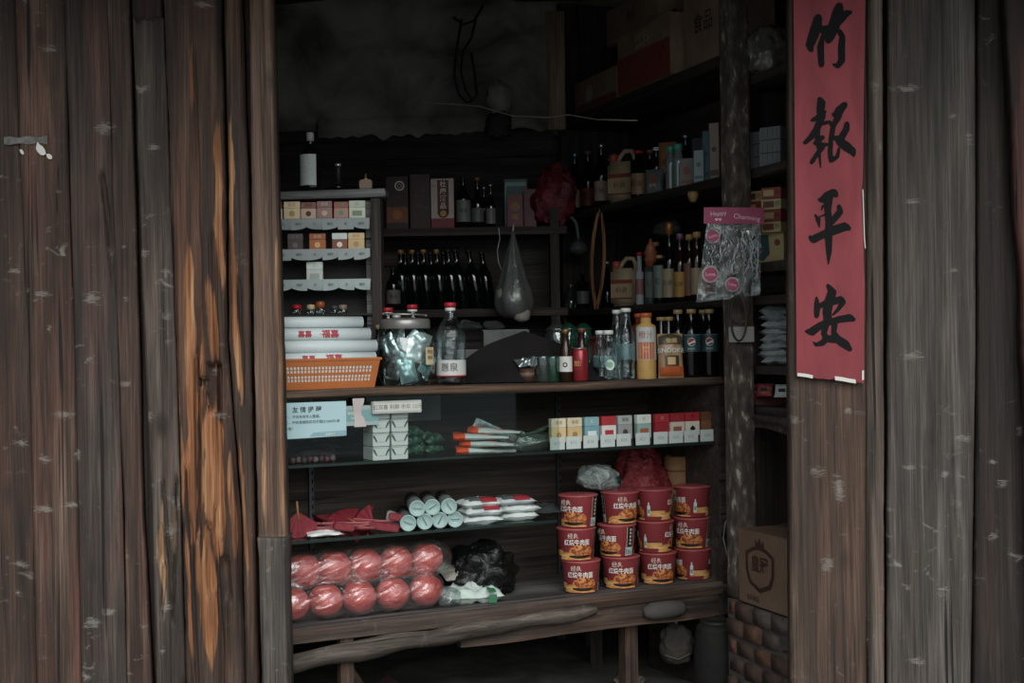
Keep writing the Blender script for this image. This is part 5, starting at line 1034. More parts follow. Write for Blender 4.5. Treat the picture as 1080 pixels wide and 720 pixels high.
# noodle cups
m_cup = mott('cup_red', [(.3, '7e2a2f'), (.7, '91383c')], (4, 4, 4), .42, .1); m_cuprim = plain('a24a4a', .4)
m_food = mott('food_picture', [(.25, '3a1c12'), (.42, '8a3e1f'), (.55, 'b96a34'), (.68, 'd09a5a'), (.78, '6f7a3a')], (60, 60, 60), .45, 0, 1.2); m_noodle = mott('noodle_picture', [(.3, '9a5a2c'), (.6, 'd09a58'), (.75, 'e0bb80')], (30, 30, 120), .45, 0, 1)
HC = .1205
def rc(z): return .0605 + (.0715 - .0605) * z / HC
def cup(label, loc, rz):
    t = thing('noodle_cup', label, 'noodle cup', loc, rz, 'red instant noodle cups on the bottom shelf')
    b = MB(); b.lathe([(rc(0) - .004, 0), (rc(0), .004), (rc(.1), .110), (rc(.1) + .001, .1125)], m_cup, n=40); b0 = b.build('cup_body', t)
    b = MB(); b.lathe([(rc(.11), .112), (rc(.12) + .0022, .1135), (rc(.12) + .0022, .1175), (rc(.12) - .002, .119), (0, .1185)], m_cuprim, n=40); b.build('lid', t)
    bo = b0
    e = lambda o: (lambda z: rc(z) + o)
    for fi in range(2):
        M = TR(rz=math.pi * fi); b = MB()
        def ell(cx, cz, rx, rzz, mat, o, a0=0, a1=2 * math.pi, n=26):
            P = [(cx + rx * math.cos(a0 + (a1 - a0) * i / n), cz + rzz * math.sin(a0 + (a1 - a0) * i / n)) for i in range(n + 1)]
            V = []; Fc = []; K = 6; m_ = len(P)
            for k in range(K + 1):
                for x, z in P: V.append((cx + (x - cx) * k / K, cz + (z - cz) * k / K))
            for k in range(K):
                for i in range(m_ - 1): Fc.append([k * m_ + i, k * m_ + i + 1, (k + 1) * m_ + i + 1, (k + 1) * m_ + i])
            b.add([((rc(z) + o) * math.sin(x / rc(z)), -(rc(z) + o) * math.cos(x / rc(z)), z) for x, z in V], Fc, mat, M)
        ell(.016, .034, .046, .029, m_food, .0006); ell(-.036, .018, .032, .015, m_noodle, .0010); ell(.010, .022, .040, .012, plain('22140f', .5), .0014, math.pi, 2 * math.pi)
        quad(b, -.070, .06, .005, .011, m_noodle, M, bend=e(.0008), n=14); b.build('bowl_picture', bo)
        b = MB(); b.text('经典', .021, plain('c9b8a8', .5), M @ TR(-.014, 0, .092), bend=rc(.09) + .0012)
        vs, fs = glyphs('红烧牛肉面', 'CENTER', .012); sz = .0195
        b.add([((rc(.068) + .0016) * math.sin(x * sz / .067), -(rc(.068) + .0016) * math.cos(x * sz / .067), .068 + y * sz * 1.15) for x, y in vs], fs, plain('dcd8d0', .5), M); b.build('front_lettering', bo)
    b = MB(); M = TR(rz=R(90))   # dark and pale strip on one side
    quad(b, -.014, .014, .006, .111, plain('231c1c', .5), M, bend=e(.0008), n=6); quad(b, -.017, -.014, .006, .111, plain('b9a080', .5), M, bend=e(.0012), n=2); quad(b, .014, .016, .006, .111, plain('b9a080', .5), M, bend=e(.0012), n=2); quad(b, -.020, .014, .006, .036, plain('a9b8b2', .5), M, bend=e(.0014), n=6)
    for i in range(5): quad(b, -.004, .006, .045 + i * .013, .053 + i * .013, plain('b5b0a8', .5), M, bend=e(.0014), n=2)
    for i in range(4): quad(b, -.018 + i * .007, -.014 + i * .007, .010, .032 - i * .003, plain('4a5f5a', .5), M, bend=e(.0018), n=1)
    b.build('side_strip', bo)
    b = MB(); M = TR(rz=R(270))
    quad(b, -.025, .045, .018, .040, m_noodle, M, bend=e(.0008), n=14); quad(b, -.025, .045, .040, .043, plain('3a1614', .5), M, bend=e(.0009), n=14)
    quad(b, -.026, -.014, .022, .060, plain('b9c2bc', .5), M, bend=e(.0016), n=3); quad(b, -.023, -.018, .060, .072, plain('b9c2bc', .5), M, bend=e(.0016), n=2); quad(b, -.024, -.016, .03, .045, plain('5f8a80', .5), M, bend=e(.0022), n=3)
    b.build('back_panel', bo)
    return t
cols = [(613, .095), (655, .095), (694, .10), (731, .105)]
rots = [[-5, 0, 8, 105], [0, -45, 75, -15], [-30, -160, 90, 120]]
rowsn = ['bottom', 'middle', 'top']; jit = [[0, 0, 0, 0], [-5, -4, -3, -1], [-3, -1, -4, -1]]
c0 = None
for r_ in range(3):
    for c_ in range(4):
        px, d = cols[c_]; loc = onc(px + jit[r_][c_], d, Z_BOT + .0005 + r_ * .1200)
        lb = 'red instant noodle cup, %s of the %s stack from the left' % (rowsn[r_], ORD[c_])
        if c0 is None: c0 = cup(lb, loc, R(rots[0][0])); bpy.context.view_layer.update()
        else: dup(c0, lb, loc, R(rots[r_][c_] - 3 * c_))
# behind the cups
m_rbag = mott('red_bag', [(.3, '5e1a20'), (.5, '7c242b'), (.7, '93363b')], (9, 9, 16), .42, 1.0, 2.0, 6, bd=.03); m_sbag = mott('silver_bag', [(.3, '5c6664'), (.5, '7d8886'), (.7, 'a2acaa')], (12, 12, 12), .4, 1.0, 2.0, 6, bd=.03)
b = MB(); b.blob(.13, .10, .235, m_rbag, amp=.3, fr=2.2, seed=5, sub=4); tag(b.build('plastic_bag', loc=onc(676, .30, Z_BOT + .09), rot=(0, 0, CA)), 'bulging red plastic bag behind the noodle cups', 'bag')
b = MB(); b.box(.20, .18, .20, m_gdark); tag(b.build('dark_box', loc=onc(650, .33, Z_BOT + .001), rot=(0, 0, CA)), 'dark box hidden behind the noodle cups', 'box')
b = MB(); b.blob(.085, .065, .052, m_sbag, TR(ry=R(8)), amp=.22, fr=2.2, seed=8, sub=4); tag(b.build('plastic_bag', loc=onc(630, .16, Z_BOT + .362), rot=(0, 0, CA)), 'silver grey crumpled bag lying on the two left noodle cup stacks', 'bag')
b = MB(); b.lathe([(.016, 0), (.016, .03), (.011, .03), (.011, .003), (0, .003)], plain('12332b', .4), TR(0, 0, 0, ry=R(90), rx=0), n=14); tag(b.build('bottle_neck', loc=onc(646, .12, Z_BOT + .395), rot=(0, 0, CA)), 'dark green opening end poking out of the silver bag', 'bottle')
q = onc(716, .27, Z_BOT + .001); t = thing('tape_roll', 'brown cardboard roll standing behind the right noodle cups', 'roll', q, 0); b = MB(); b.lathe([(.055, 0), (.055, .455), (.050, .46), (.046, .455), (.046, .01)], mott('kraft', [(.3, '7a5535'), (.7, '9a7048')], (7, 7, 20), .7, .2), n=30); b.build('tube', t)
b = MB(); b.lathe([(.0562, .40), (.0562, .405)], plain('5a3c26', .6), n=30); b.build('band', t)
# ================================================================ BACK SHELF
ZB = 1.8685
def by(px, z, Y=6.5): return aty(px, z, Y)
def lbox(px0, px1, hpx, c, lb, deco, Y=6.50, z=ZB, name='liquor_box', dep=.08):
    w = (px1 - px0) / F * Y; h = hpx / F * Y; q = by((px0 + px1) / 2, z, Y); t = thing(name, lb, 'box', (q.x, Y, z + .0005), R(-3)); b = MB(); b.box(w, dep, h, plain(c, .45), bev=.0015); b.build('carton', t)
    b = MB(); deco(b, w, h, -dep / 2 - .001); b.build('front_print', t); return t
m_gold = plain('a8743c', .4, metal=.2)
def d1_(b, w, h, y):
    disc(b, .022, m_paper, TR(w * .12, y, h * .82)); disc(b, .017, plain('4a1218'), TR(w * .12, y - .0006, h * .82)); disc(b, .010, plain('b09a90'), TR(w * .12, y - .0012, h * .82)); disc(b, .007, plain('5a1a1e'), TR(w * .12, y - .0018, h * .82))
    quad(b, -w * .48, w * .48, h * .12, h * .42, plain('7a4222'), y=y); disc(b, .022, plain('a2602c'), TR(0, y - .0006, h * .27)); b.text('贵州', .02, plain('6a2a2c'), TR(0, y - .0006, h * .6))
def d2_(b, w, h, y):
    for k, (x, z) in enumerate(((-.2, .6), (.0, .42), (-.15, .45), (.3, .38), (.2, .7))): disc(b, .008, plain('4f3038'), TR(w * x, y, h * z))
    b.box(w * .06, .001, h * .9, plain('3c1216'), TR(-w * .44, y, h * .05))
def d3_(b, w, h, y):
    quad(b, -w * .5, w * .5, h * .20, h, plain('b7a79c'), y=y); quad(b, -w * .22, w * .28, h * .30, h * .97, plain('5a2420'), y=y - .0006); disc(b, w * .25, plain('5a2420'), TR(w * .03, y - .0006, h * .32)); 
    for k, ch in enumerate('杜康酒品'): b.text(ch, .030, plain('cdbfae'), TR(w * .03, y - .0014, h * (.88 - .145 * k)), bold=.02)
    quad(b, -w * .5, w * .5, 0, h * .18, plain('7a2428'), y=y); b.text('陈年', .01, plain('3a2422'), TR(-w * .38, y - .001, h * .85)); disc(b, .014, m_gold, TR(w * .03, y - .0012, h * .30))
lbox(409, 432, 55, '2c1214', 'dark red liquor box with round emblem and orange panel, leftmost on the back shelf', d1_)
lbox(434, 455, 57, '3a1418', 'plain dark red liquor box between the emblem box and the pale one', d2_)
lbox(456, 480, 52, '7a2428', 'pale and red liquor box with four vertical characters on the back shelf', d3_)
lb_ = plain('6f716c', .5)
bottle('liquor_bottle', 'dark liquor bottle with a wide grey label right of the pale liquor box', 'bottle', by(489, ZB, 6.47), .225, .033, .010, m_blackglass, m_cap_k, lb_, (.12, .56), 'beer', .6, txt='汾酒', tsz=.02, capr=1.1)
bottle('liquor_bottle', 'dark rounded bottle with a low oval label on the back shelf', 'bottle', by(504, ZB, 6.49), .225, .030, .009, m_blackglass, m_gold, plain('5b5d59', .5), (.12, .4), 'beer', .5, capr=1.1)
bottle('liquor_bottle', 'slim dark bottle at the right end of the bottles on the back shelf', 'bottle', by(518, ZB, 6.45), .19, .022, .008, m_blackglass, m_silver, plain('6b6d69', .5), (.08, .45), 'beer', .5, capr=1.1)
bottle('liquor_bottle', 'slimmest dark bottle half hidden behind its neighbours on the back shelf', 'bottle', by(511, ZB, 6.56), .19, .020, .008, m_blackglass, m_silver, None, kind='beer', sh=.5, capr=1.1)
def d4_(b, w, h, y): b.box(w * .9, .001, h * .08, plain('6f8f8c'), TR(0, y, h * .86)); b.box(w * .05, .001, h * .8, plain('6f8f8c'), TR(-w * .45, y, h * .1))
def d5_(b, w, h, y): disc(b, .022, plain('80552c'), TR(0, y, h * .62)); b.text('福', .03, plain('a8803c'), TR(0, y - .0008, h * .3)); quad(b, -w * .4, w * .4, h * .05, h * .10, plain('6a1a22'), y=y)
lbox(533, 557, 52, '34494a', 'dull teal box behind the red gift boxes at the corner of the shelves', d4_, Y=6.60, dep=.08)
lbox(536, 552, 34, '6a1c22', 'dark red gift box with a gold mark beside the crumpled red bag', d5_, Y=6.48, dep=.07)
lbox(553, 566, 40, '561a1e', 'narrow dark red gift box half under the red bag', d2_, Y=6.52, dep=.07)
m_rb2 = mott('red_film', [(.3, '4e131d'), (.55, '6e1c28'), (.75, '8c303c')], (10, 10, 10), .4, 1.0, 2.0, 6, bd=.03)
b = MB(); b.blob(.10, .07, .15, m_rb2, TR(0, 0, 0, ry=R(12)), amp=.28, fr=2.2, seed=15, sub=4); q = by(578, ZB, 6.50); tag(b.build('plastic_bag', loc=(q.x, 6.50, 1.885)), 'crumpled deep red plastic bag where the back and side shelves meet', 'bag')
# green bottles in a slanted row
gl = [(425, 0), (438, 1), (451, 2), (466, 3), (480, 5), (490, 7), (506, 9)]
m_glab = plain('8a6a3a', .4)
for k, (px, a) in enumerate(gl):
    q = by(px, 1.501, 6.50); t = bottle('green_bottle', 'dark green beer bottle, %s from the left of the leaning row' % ORD[k], 'bottle', q, .268, .030, .0115, m_green, m_cap_k if k > 3 else m_gold, None, kind='beer', sh=.56, ry=R(-1.5 - a), group='green bottles on the lower back shelf', capr=1.15)
    b = MB(); quad(b, -.012, -.002, .18, .225, m_glab if k < 4 else m_silver, bend=.0135, n=3); b.build('neck_foil', t)
for k in range(7):
    q = by(430 + k * 14.5, 1.501, 6.60); bottle('green_bottle', 'dark green beer bottle in the rear row, %s from the left' % ORD[k], 'bottle', q, .262, .030, .0115, m_green, m_cap_k, None, kind='beer', sh=.56, ry=R(-2 - k), group='rear row of green bottles', capr=1.15)
# hanging clear bag of garlic
m_hb = clear('cloudy_bag', (.55, .57, .55), .05, .25, 1.4, .8, (30, 30, 8), '8e9290', .42, cap=.25)
q = aty(541, 1.84, 6.30); t = thing('hanging_bag', 'cloudy plastic bag hanging from the back shelf, pulled to a point at the top', 'bag', q)
b = MB(); b.lathe([(.006, 0), (.010, -.03), (.03, -.10), (.055, -.19), (.082, -.27), (.090, -.32), (.078, -.36), (.04, -.385), (0, -.39)], m_hb, n=60, fn=lambda a, z: 1 + .10 * math.sin(a * 7 + z * 10) * max(0, 1 + z * 2.2) + .08 * math.sin(a * 3)); b.build('bag_film', t)
b = MB(); b.tube([(0, 0, 0), (.004, .03, .03), (0, .05, .035)], .003, m_paper); b.build('knot', t)
m_gar = mott('garlic', [(.3, '8a837a'), (.7, 'b5aea4')], (12, 12, 12), .7, .5)
for k, (x, y, z, r) in enumerate(((-.035, -.02, -.285, .042), (.03, -.02, -.365, .045), (.02, .03, -.28, .035))):
    b = MB(); b.lathe([(0, -r * .8), (r * .6, -r * .75), (r, -r * .1), (r * .8, r * .5), (r * .25, r * .85), (r * .12, r * 1.3), (0, r * 1.35)], m_gar, n=24, fn=lambda a, z_: 1 + .06 * abs(math.sin(a * 4)))
    tag(b.build('garlic_bulb', loc=Vector(q) + Vector((x, y, z)), rot=(.3 * k, .5, 0)), ('pale bulb at the upper left of the cloudy hanging bag', 'pale bulb at the bottom of the cloudy hanging bag', 'pale bulb half hidden inside the cloudy hanging bag')[k], 'garlic')
b = MB(); p = aty(526, 1.86, 6.38); b.tube([p + Vector((0, 0, 0)), p + Vector((.004, 0, -.05)), p + Vector((-.008, 0, -.10)), p + Vector((-.004, 0, -.15)), p + Vector((.01, 0, -.19))], .0016, m_paper, n=5); tag(b.build('string'), 'thin pale string dangling from the back shelf beside the hanging bag', 'string')

# ================================================================ RIGHT SIDE SHELVES: LOWER BOTTLE SHELF AT 1.50 AND UPPER AT 1.965
ZS1, ZS2, ZS3 = 1.5000, 1.9645, 2.4205
def sb(px, d, z): return ons(px, d, z)
SR = SANG + R(42)
m_rl = plain('8a6a55', .5); m_beige = plain('b09a7c', .5)
def jug(lb, px, d, z, s=1.0):
    t = thing('oil_jug', lb, 'jug', sb(px, d, z), SR); b = MB(); b.box(.105 * s, .06 * s, .15 * s, m_beige, bev=.012 * s); b.add(*((lambda: ([(-.03 * s, -.02 * s, .148 * s), (.052 * s, -.02 * s, .148 * s), (.052 * s, .02 * s, .148 * s), (-.03 * s, .02 * s, .148 * s)], [[0, 1, 2, 3]]))()), m_beige); b.build('body', t)
    b = MB(); b.tube([(.048 * s, 0, .135 * s), (.050 * s, 0, .165 * s), (.040 * s, 0, .188 * s), (.012 * s, 0, .190 * s), (-.008 * s, 0, .170 * s), (-.015 * s, 0, .148 * s)], .009 * s, m_beige); b.build('handle', t)
    b = MB(); b.lathe([(.016 * s, .148 * s), (.016 * s, .178 * s), (.014 * s, .180 * s)], plain('b04a3a', .4), TR(-.034 * s, 0, 0), n=16); b.build('cap', t)
    b = MB(); y = -.0312 * s; quad(b, -.046 * s, .046 * s, .09 * s, .105 * s, plain('8a3a2e'), y=y); quad(b, -.046 * s, .046 * s, .035 * s, .088 * s, plain('a88f6c'), y=y); b.text('料酒', .024 * s, plain('4a3026'), TR(0, y - .0008, .062 * s)); quad(b, -.046 * s, .046 * s, .028 * s, .033 * s, plain('7a3a2e'), y=y); b.build('front_print', t)
def bt2(lb, px, d, z, h, r, rn, body, cap, lab=None, lz=(.15, .5), kind='beer', sh=.55, txt=None, name='sauce_bottle', **k):
    return bottle(name, lb, 'bottle', sb(px, d, z), h, r, rn, body, cap, lab, lz, kind, sh, SR, txt, group='bottles on the side shelves', **k)
# upper side shelf
mL = plain('9a7f68', .5); mL2 = plain('8e4038', .5)
bt2('small clear bottle at the far end of the upper side shelf', 596, .05, ZS2, .20, .03, .012, m_pet, m_cap_r)
bt2('dark soy bottle with a beige label, farthest of the three tall ones', 607, .04, ZS2, .285, .034, .012, m_blackglass, m_silver, mL, (.1, .4), txt='酱', tsz=.04)
bt2('dark soy bottle with a dark red label, middle of the three tall ones', 621, .07, ZS2, .285, .034, .012, m_blackglass, plain('7a5a50', .4), mL2, (.1, .4), txt='醋', tsz=.04)
bt2('tall dark soy bottle with a pale pinkish label, nearest of the three', 635, .04, ZS2, .285, .035, .012, m_blackglass, m_silver, plain('a8897a', .5), (.1, .42), txt='生抽', tsz=.03)
bt2('narrow green bottle between the soy bottle and the oil jug', 645, .08, ZS2, .225, .022, .012, plain('1f5a40', .2), plain('2f7a58', .4))
jug('beige oil jug with a red cap on the upper side shelf', 657, .05, ZS2, 1.22)
bt2('dark bottle with a dull red cap and gold label beside the upper jug', 674, .04, ZS2, .205, .036, .016, m_blackglass, m_cap_r, plain('8a6a4a', .5), (.08, .52), kind='plain', sh=.8, txt='蚝油', tsz=.03)
bt2('dark bottle with a pinkish cap on the upper side shelf, farther back', 686, .12, ZS2, .215, .024, .012, m_blackglass, plain('9a5a58', .4), plain('5a6468', .5))
bt2('dark bottle with a white cap on the upper side shelf', 693, .13, ZS2, .22, .02, .012, m_blackglass, m_cap_w)
for px, c1, lb, z_, w_, h_ in ((690, '5e686a', 'grey and orange pouch leaning on the upper side shelf', 0, .085, .115), (703, '9a6a44', 'orange brown pouch standing above the green capped bottles', .10, .085, .145)):
    t = thing('food_pouch', lb, 'pouch', sb(px, .06 if z_ == 0 else .15, ZS2 + .001), SR, None, R(-5)); b = MB(); b.pouch(w_, h_ + z_, .03, plain(c1, .45), seed=px, wr=.15); b.build('pouch_body', t)
    b = MB(); disc(b, w_ * .2, plain('8a4a30'), TR(0, -.019, (h_ + z_) * .62)); b.text('香辣', .018, m_cream, TR(0, -.021, (h_ + z_) * .35)); b.build('front_print', t)
for px, lb in ((708, 'clear bottle with a teal green cap, left of the two'), (716, 'clear bottle with a teal green cap, right of the two')):
    bt2(lb, px, .03, ZS2, .165, .023, .013, clear('cloudy%d' % px, (.5, .55, .55), .05, .1, 1.4, 0, 10, '8f9a98', .5), m_cap_t, kind='pet', sh=.68, caph=.14, capr=1.3)
def sbox(px, d, z, w, h_, dep, c, lb, txt=None, c2='8e8a80', name='food_box', deco=True):
    t = thing(name, lb, 'box', sb(px, d, z + .0005), SR); b = MB(); b.box(w, dep, h_, plain(c, .5), bev=.0015); b.build('carton', t)
    b = MB(); y = -dep / 2 - .0008
    if deco: disc(b, w * .26, plain(c2), TR(0, y, h_ * .55)); quad(b, -w * .42, w * .42, h_ * .1, h_ * .2, plain(c2), y=y)
    if txt: b.text(txt, w * .3, plain('c8c0b0'), TR(0, y - .0008, h_ * .55))
    b.build('front_print', t); return t
sbox(727, .04, ZS2, .062, .11, .05, '7a736e', 'grey box with a faint red mark beside the green capped bottles', c2='8a5048')
sbox(740, .03, ZS2, .04, .125, .06, '8a9a9e', 'pale blue speckled box near the flaking post', c2='5f6f74')
bt2('tall black bottle with a grey neck behind the grey box', 724, .15, ZS2, .24, .026, .012, m_blackglass, m_silver)
sbox(739, .11, ZS2, .05, .20, .05, '22282a', 'tall black carton behind the speckled box', c2='2f4a50')
sbox(748, .06, ZS2, .03, .20, .06, '3f5a62', 'narrow dark teal carton near the flaking post', c2='2f4448')
sbox(756, .08, ZS2, .04, .23, .05, '9a8678', 'tall beige carton close against the flaking post', c2='6a4a40')
b = MB(); b.lathe([(.012, 0), (.022, .025), (.021, .04), (0, .04)], plain('9a7a4a', .5), n=14); q = sb(731, -.01, ZS2 - .035 - .042); b2 = b.build('shelf_badge', loc=q); tag(b2, 'small tan badge shaped cup fixed under the upper side shelf edge', 'badge')
# lower side shelf
jug('beige cooking wine jug with an orange cap on the lower side shelf', 659, .05, ZS1, 1.13)
t = bt2('white spray bottle with a red collar next to the cooking wine jug', 675, .03, ZS1, .225, .018, .010, plain('9aa0a2', .35), m_cap_r, plain('8a5a5c', .5), (.2, .5), kind='plain', sh=.62, name='spray_bottle', capr=1.3)
t = thing('pagoda_bottle', 'ornate bottle with an orange layered pagoda shaped top', 'bottle', sb(687, .06, ZS1), SR); b = MB(); b.lathe([(.026, 0), (.027, .005), (.027, .16), (.020, .165)], plain('3a4642', .3), n=20); b.build('body', t)
b = MB(); b.lathe([(.020, .165), (.024, .19), (.030, .195), (.022, .215), (.032, .222), (.020, .24), (.024, .246), (.010, .265), (.004, .285), (0, .287)], plain('a25a38', .4), n=20); b.build('top', t)
b = MB(); quad(b, -.02, .02, .03, .14, plain('6f7a72'), bend=.0276, n=6); b.text('寿', .03, plain('35504a'), TR(0, 0, .09), bend=.0284); b.build('label', t)
bt2('dark bottle with a beige cap behind the ornate one', 692, .13, ZS1, .27, .026, .014, m_brown, m_cap_g)
bt2('dark liquor bottle with a grey picture label right of the ornate one', 696, .03, ZS1, .20, .026, .012, m_blackglass, m_cap_g, plain('6c776f', .5), (.12, .8), kind='plain', sh=.85, txt='老', tsz=.03)
bt2('tall dark wine bottle with a copper foil top and red and cream label', 707, .06, ZS1, .30, .030, .013, m_blackglass, plain('b06f3a', .3, metal=.4), plain('a89676', .5), (.08, .48), txt='红酒', tsz=.022, caph=.16, capr=1.2)
b = MB()
bt2('dark wine bottle with a violet cap and amber label', 718, .05, ZS1, .27, .027, .012, m_brown, plain('7a5a7c', .3), plain('b0843c', .5), (.08, .46), txt='米酒', tsz=.02, caph=.08)
bt2('dark bottle with a gold cap, left of the pair beside the pink hanging bag', 728, .08, ZS1, .265, .026, .013, m_brown, plain('b08a50', .35), plain('8a5a4a', .5), (.1, .6), caph=.08)
bt2('dark bottle with a gold cap, right of the pair beside the pink hanging bag', 736, .05, ZS1, .265, .026, .013, m_brown, plain('b08a50', .35), plain('a88f70', .5), (.1, .5), caph=.08)
bt2('dark bottle with a brown label mostly behind the pink hanging bag', 748, .05, ZS1, .24, .028, .013, m_brown, m_cap_k, plain('8a4a40', .5), (.1, .5))
m_gst = plain('6c6f70', .35, metal=.3)
for k, (px, d, z, rx_, ry_, rz_, lb) in enumerate(((642, .12, ZS1, .032, .05, .17, 'dull grey bundle behind the cooking wine jug'), (683, .2, ZS1 + .28, .06, .06, .03, 'grey brown packet lying on top of the rear bottles'), (606, .06, ZS1 + .13, .05, .05, .06, 'grey plastic funnel bowl hanging under the upper shelf'))):
    pass
# funnel / ladle hanging
q = sb(603, -.03, 1.93); t = thing('hanging_ladle', 'grey plastic scoop hanging under the upper side shelf with a curved handle', 'scoop', q)
b = MB(); b.tube([(-.02, 0, 0), (.0, 0, .005), (.02, 0, -.02), (.028, 0, -.07), (.03, 0, -.11)], .008, plain('6a7072', .4)); b.build('handle', t)
b = MB(); b.lathe([(.012, .03), (.03, .015), (.048, -.01), (.044, -.03), (.0, -.045)], plain('4d5254', .5), TR(.028, 0, -.13), n=24); b.build('bowl', t)
q = sb(588, -.02, 1.925); b = MB(); b.lathe([(0, -.004), (.02, -.004), (.022, 0), (.02, .004), (0, .004)], plain('5a5854', .6), TR(rx=R(90)), n=20); b.box(.002, .002, .03, m_blk, TR(0, 0, .018)); tag(b.build('round_weight', loc=(q.x, q.y, q.z - .05)), 'small grey round disc hanging left of the grey scoop', 'disc')
# bamboo tongs
q = sb(630, -.035, 1.93); t = thing('bamboo_hoop', 'long narrow bamboo hoop hanging from the side shelf over the counter', 'bamboo hoop', q); m_bam = wood('bamboo', '5a3820', '7e5030', '9a6a40', seed=71, scuff=0, spots=0)
for sg, nm in ((-1, 'left_strip'), (1, 'right_strip')):
    b = MB(); n = 24
    pts = [(sg * (.004 + .024 * math.sin(math.pi * min(1, i / n * 1.05)) ** .8) - .022 * i / n * 1.0 + .010, 0, -.44 * i / n) for i in range(n + 1)]
    vs = []
    for x, y, z in pts: vs += [(x - .007, -.008, z), (x + .007, -.008, z), (x + .007, .008, z), (x - .007, .008, z)]
    fs = []
    for i in range(n):
        for k in range(4): a = i * 4 + k; c = i * 4 + (k + 1) % 4; fs.append([a, c, c + 4, a + 4])
    b.add(vs, fs, m_bam); b.build(nm, t)
b = MB(); b.tube([(.01, 0, .0), (.01, .01, .012), (.012, .03, .014)], .002, m_paper, n=5); b.build('hook', t)
# silhouettes of clear stuff far back on lower side shelf
for k, (px, d, h_, r_, mm, lb) in enumerate(((566, -.0, .15, .016, m_blackglass, 'thin dark bottle at the far end of the lower side shelf'), (578, .03, .11, .035, m_gjar2, 'grey glass pot behind the pale foil twist on the lower side shelf'), (592, .04, .13, .03, m_brown, 'short brown jar on the far part of the lower side shelf'), (602, .02, .12, .028, m_gjar2, 'grey glass jar under the hanging scoop'), (615, .04, .17, .03, m_blackglass, 'dark bottle behind the bamboo hoop'), (641, .06, .21, .028, m_blackglass, 'dark bottle left of the cooking wine jug'))):
    bt2(lb, px, d, ZS1, h_, r_, .010, mm, m_silver if k % 2 else m_cap_k, plain('5f6462', .5) if k in (1, 2, 4) else None, kind='plain' if k else 'beer', sh=.75, name='jar' if r_ > .027 else 'bottle')
b = MB(); b.pouch(.05, .13, .02, m_silver, seed=3, wr=.6); tag(b.build('foil_twist', loc=sb(578, -.02, ZS1 + .001), rot=(0, .1, 0)), 'pale crinkled foil strip at the far end of the lower side shelf', 'foil')
b = MB(); b.pouch(.11, .06, .03, plain('5b5850', .5), seed=18, wr=.4); tag(b.build('dull_packet', loc=sb(707, .22, ZS1 + .0), rot=(0, 0, SR)), 'dull packet lying at the back behind the wine bottles', 'packet')
b = MB(); b.blob(.07, .05, .035, plain('55524c', .5), amp=.4, seed=6); tag(b.build('dull_packet', loc=sb(706, .20, ZS1 + .31), rot=(0, 0, SR)), 'crumpled dull packet on top of the wine boxes, under the upper shelf', 'packet')
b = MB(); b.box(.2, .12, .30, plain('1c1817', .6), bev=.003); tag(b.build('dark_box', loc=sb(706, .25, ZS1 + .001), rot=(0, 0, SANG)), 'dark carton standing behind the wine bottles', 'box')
# top shelf cartons
m_kr = mott('carton_brown', [(.3, '6b5444'), (.7, '8f745d')], (5, 5, 5), .8, .2)
def carton(px0, px1, d, z, h_, dep, mat, lb, deco=None, ang=SANG):
    A_, B_ = sb(px0, d, z), sb(px1, d, z); w = (B_ - A_).length; m_ = (A_ + B_) / 2 + Vector((SV.x, SV.y, 0)) * dep / 2
    t = thing('carton', lb, 'carton', (m_.x, m_.y, z + .0005), SANG); b = MB(); b.box(w, dep, h_, mat, bev=.002); b.build('box_body', t)
    b = MB(); b.box(w + .002, .045, .0015, plain('6b5f4e', .4), TR(0, 0, h_)); b.box(.0015, .045, h_ * .3, plain('6b5f4e', .4), TR(w / 2 + .0005, 0, h_ * .7))
    if deco: deco(b, w, h_, -dep / 2 - .001)
    b.build('tape_and_print', t); return t
def dcirc(b, w, h, y): disc(b, h * .28, plain('8a8070'), TR(-w * .12, y, h * .5)); quad(b, -w * .5, w * .5, 0, h * .25, plain('6e3230'), y=y)
def dred(b, w, h, y): quad(b, -w * .5, w * .5, 0, h * .6, plain('7e3833'), y=y); b.text('饮料', h * .3, plain('a89078'), TR(0, y - .0008, h * .75))
def dlog(b, w, h, y): b.text('食品', h * .3, plain('2f2620'), TR(0, y - .0008, h * .55))
carton(606, 650, .0, ZS3, .15, .2, m_kr, 'low flat carton with a pale round mark at the far end of the top shelf', dcirc)
carton(652, 707, -.03, ZS3, .25, .22, m_kr, 'reddish brown carton in the middle of the top shelf', dred)
carton(722, 764, .0, ZS3, .28, .22, m_kr, 'large brown carton next to the flaking post on the top shelf', dlog)
carton(640, 694, .03, ZS3 + .262, .16, .2, m_kr, 'brown carton stacked on the others at the back of the top shelf', dlog)
b = MB(); b.blob(.06, .06, .15, plain('17191c', .5), amp=.3, seed=44); tag(b.build('dark_bag', loc=sb(712, .03, ZS3 + .001)), 'dark bulging bag between two cartons on the top shelf', 'bag')
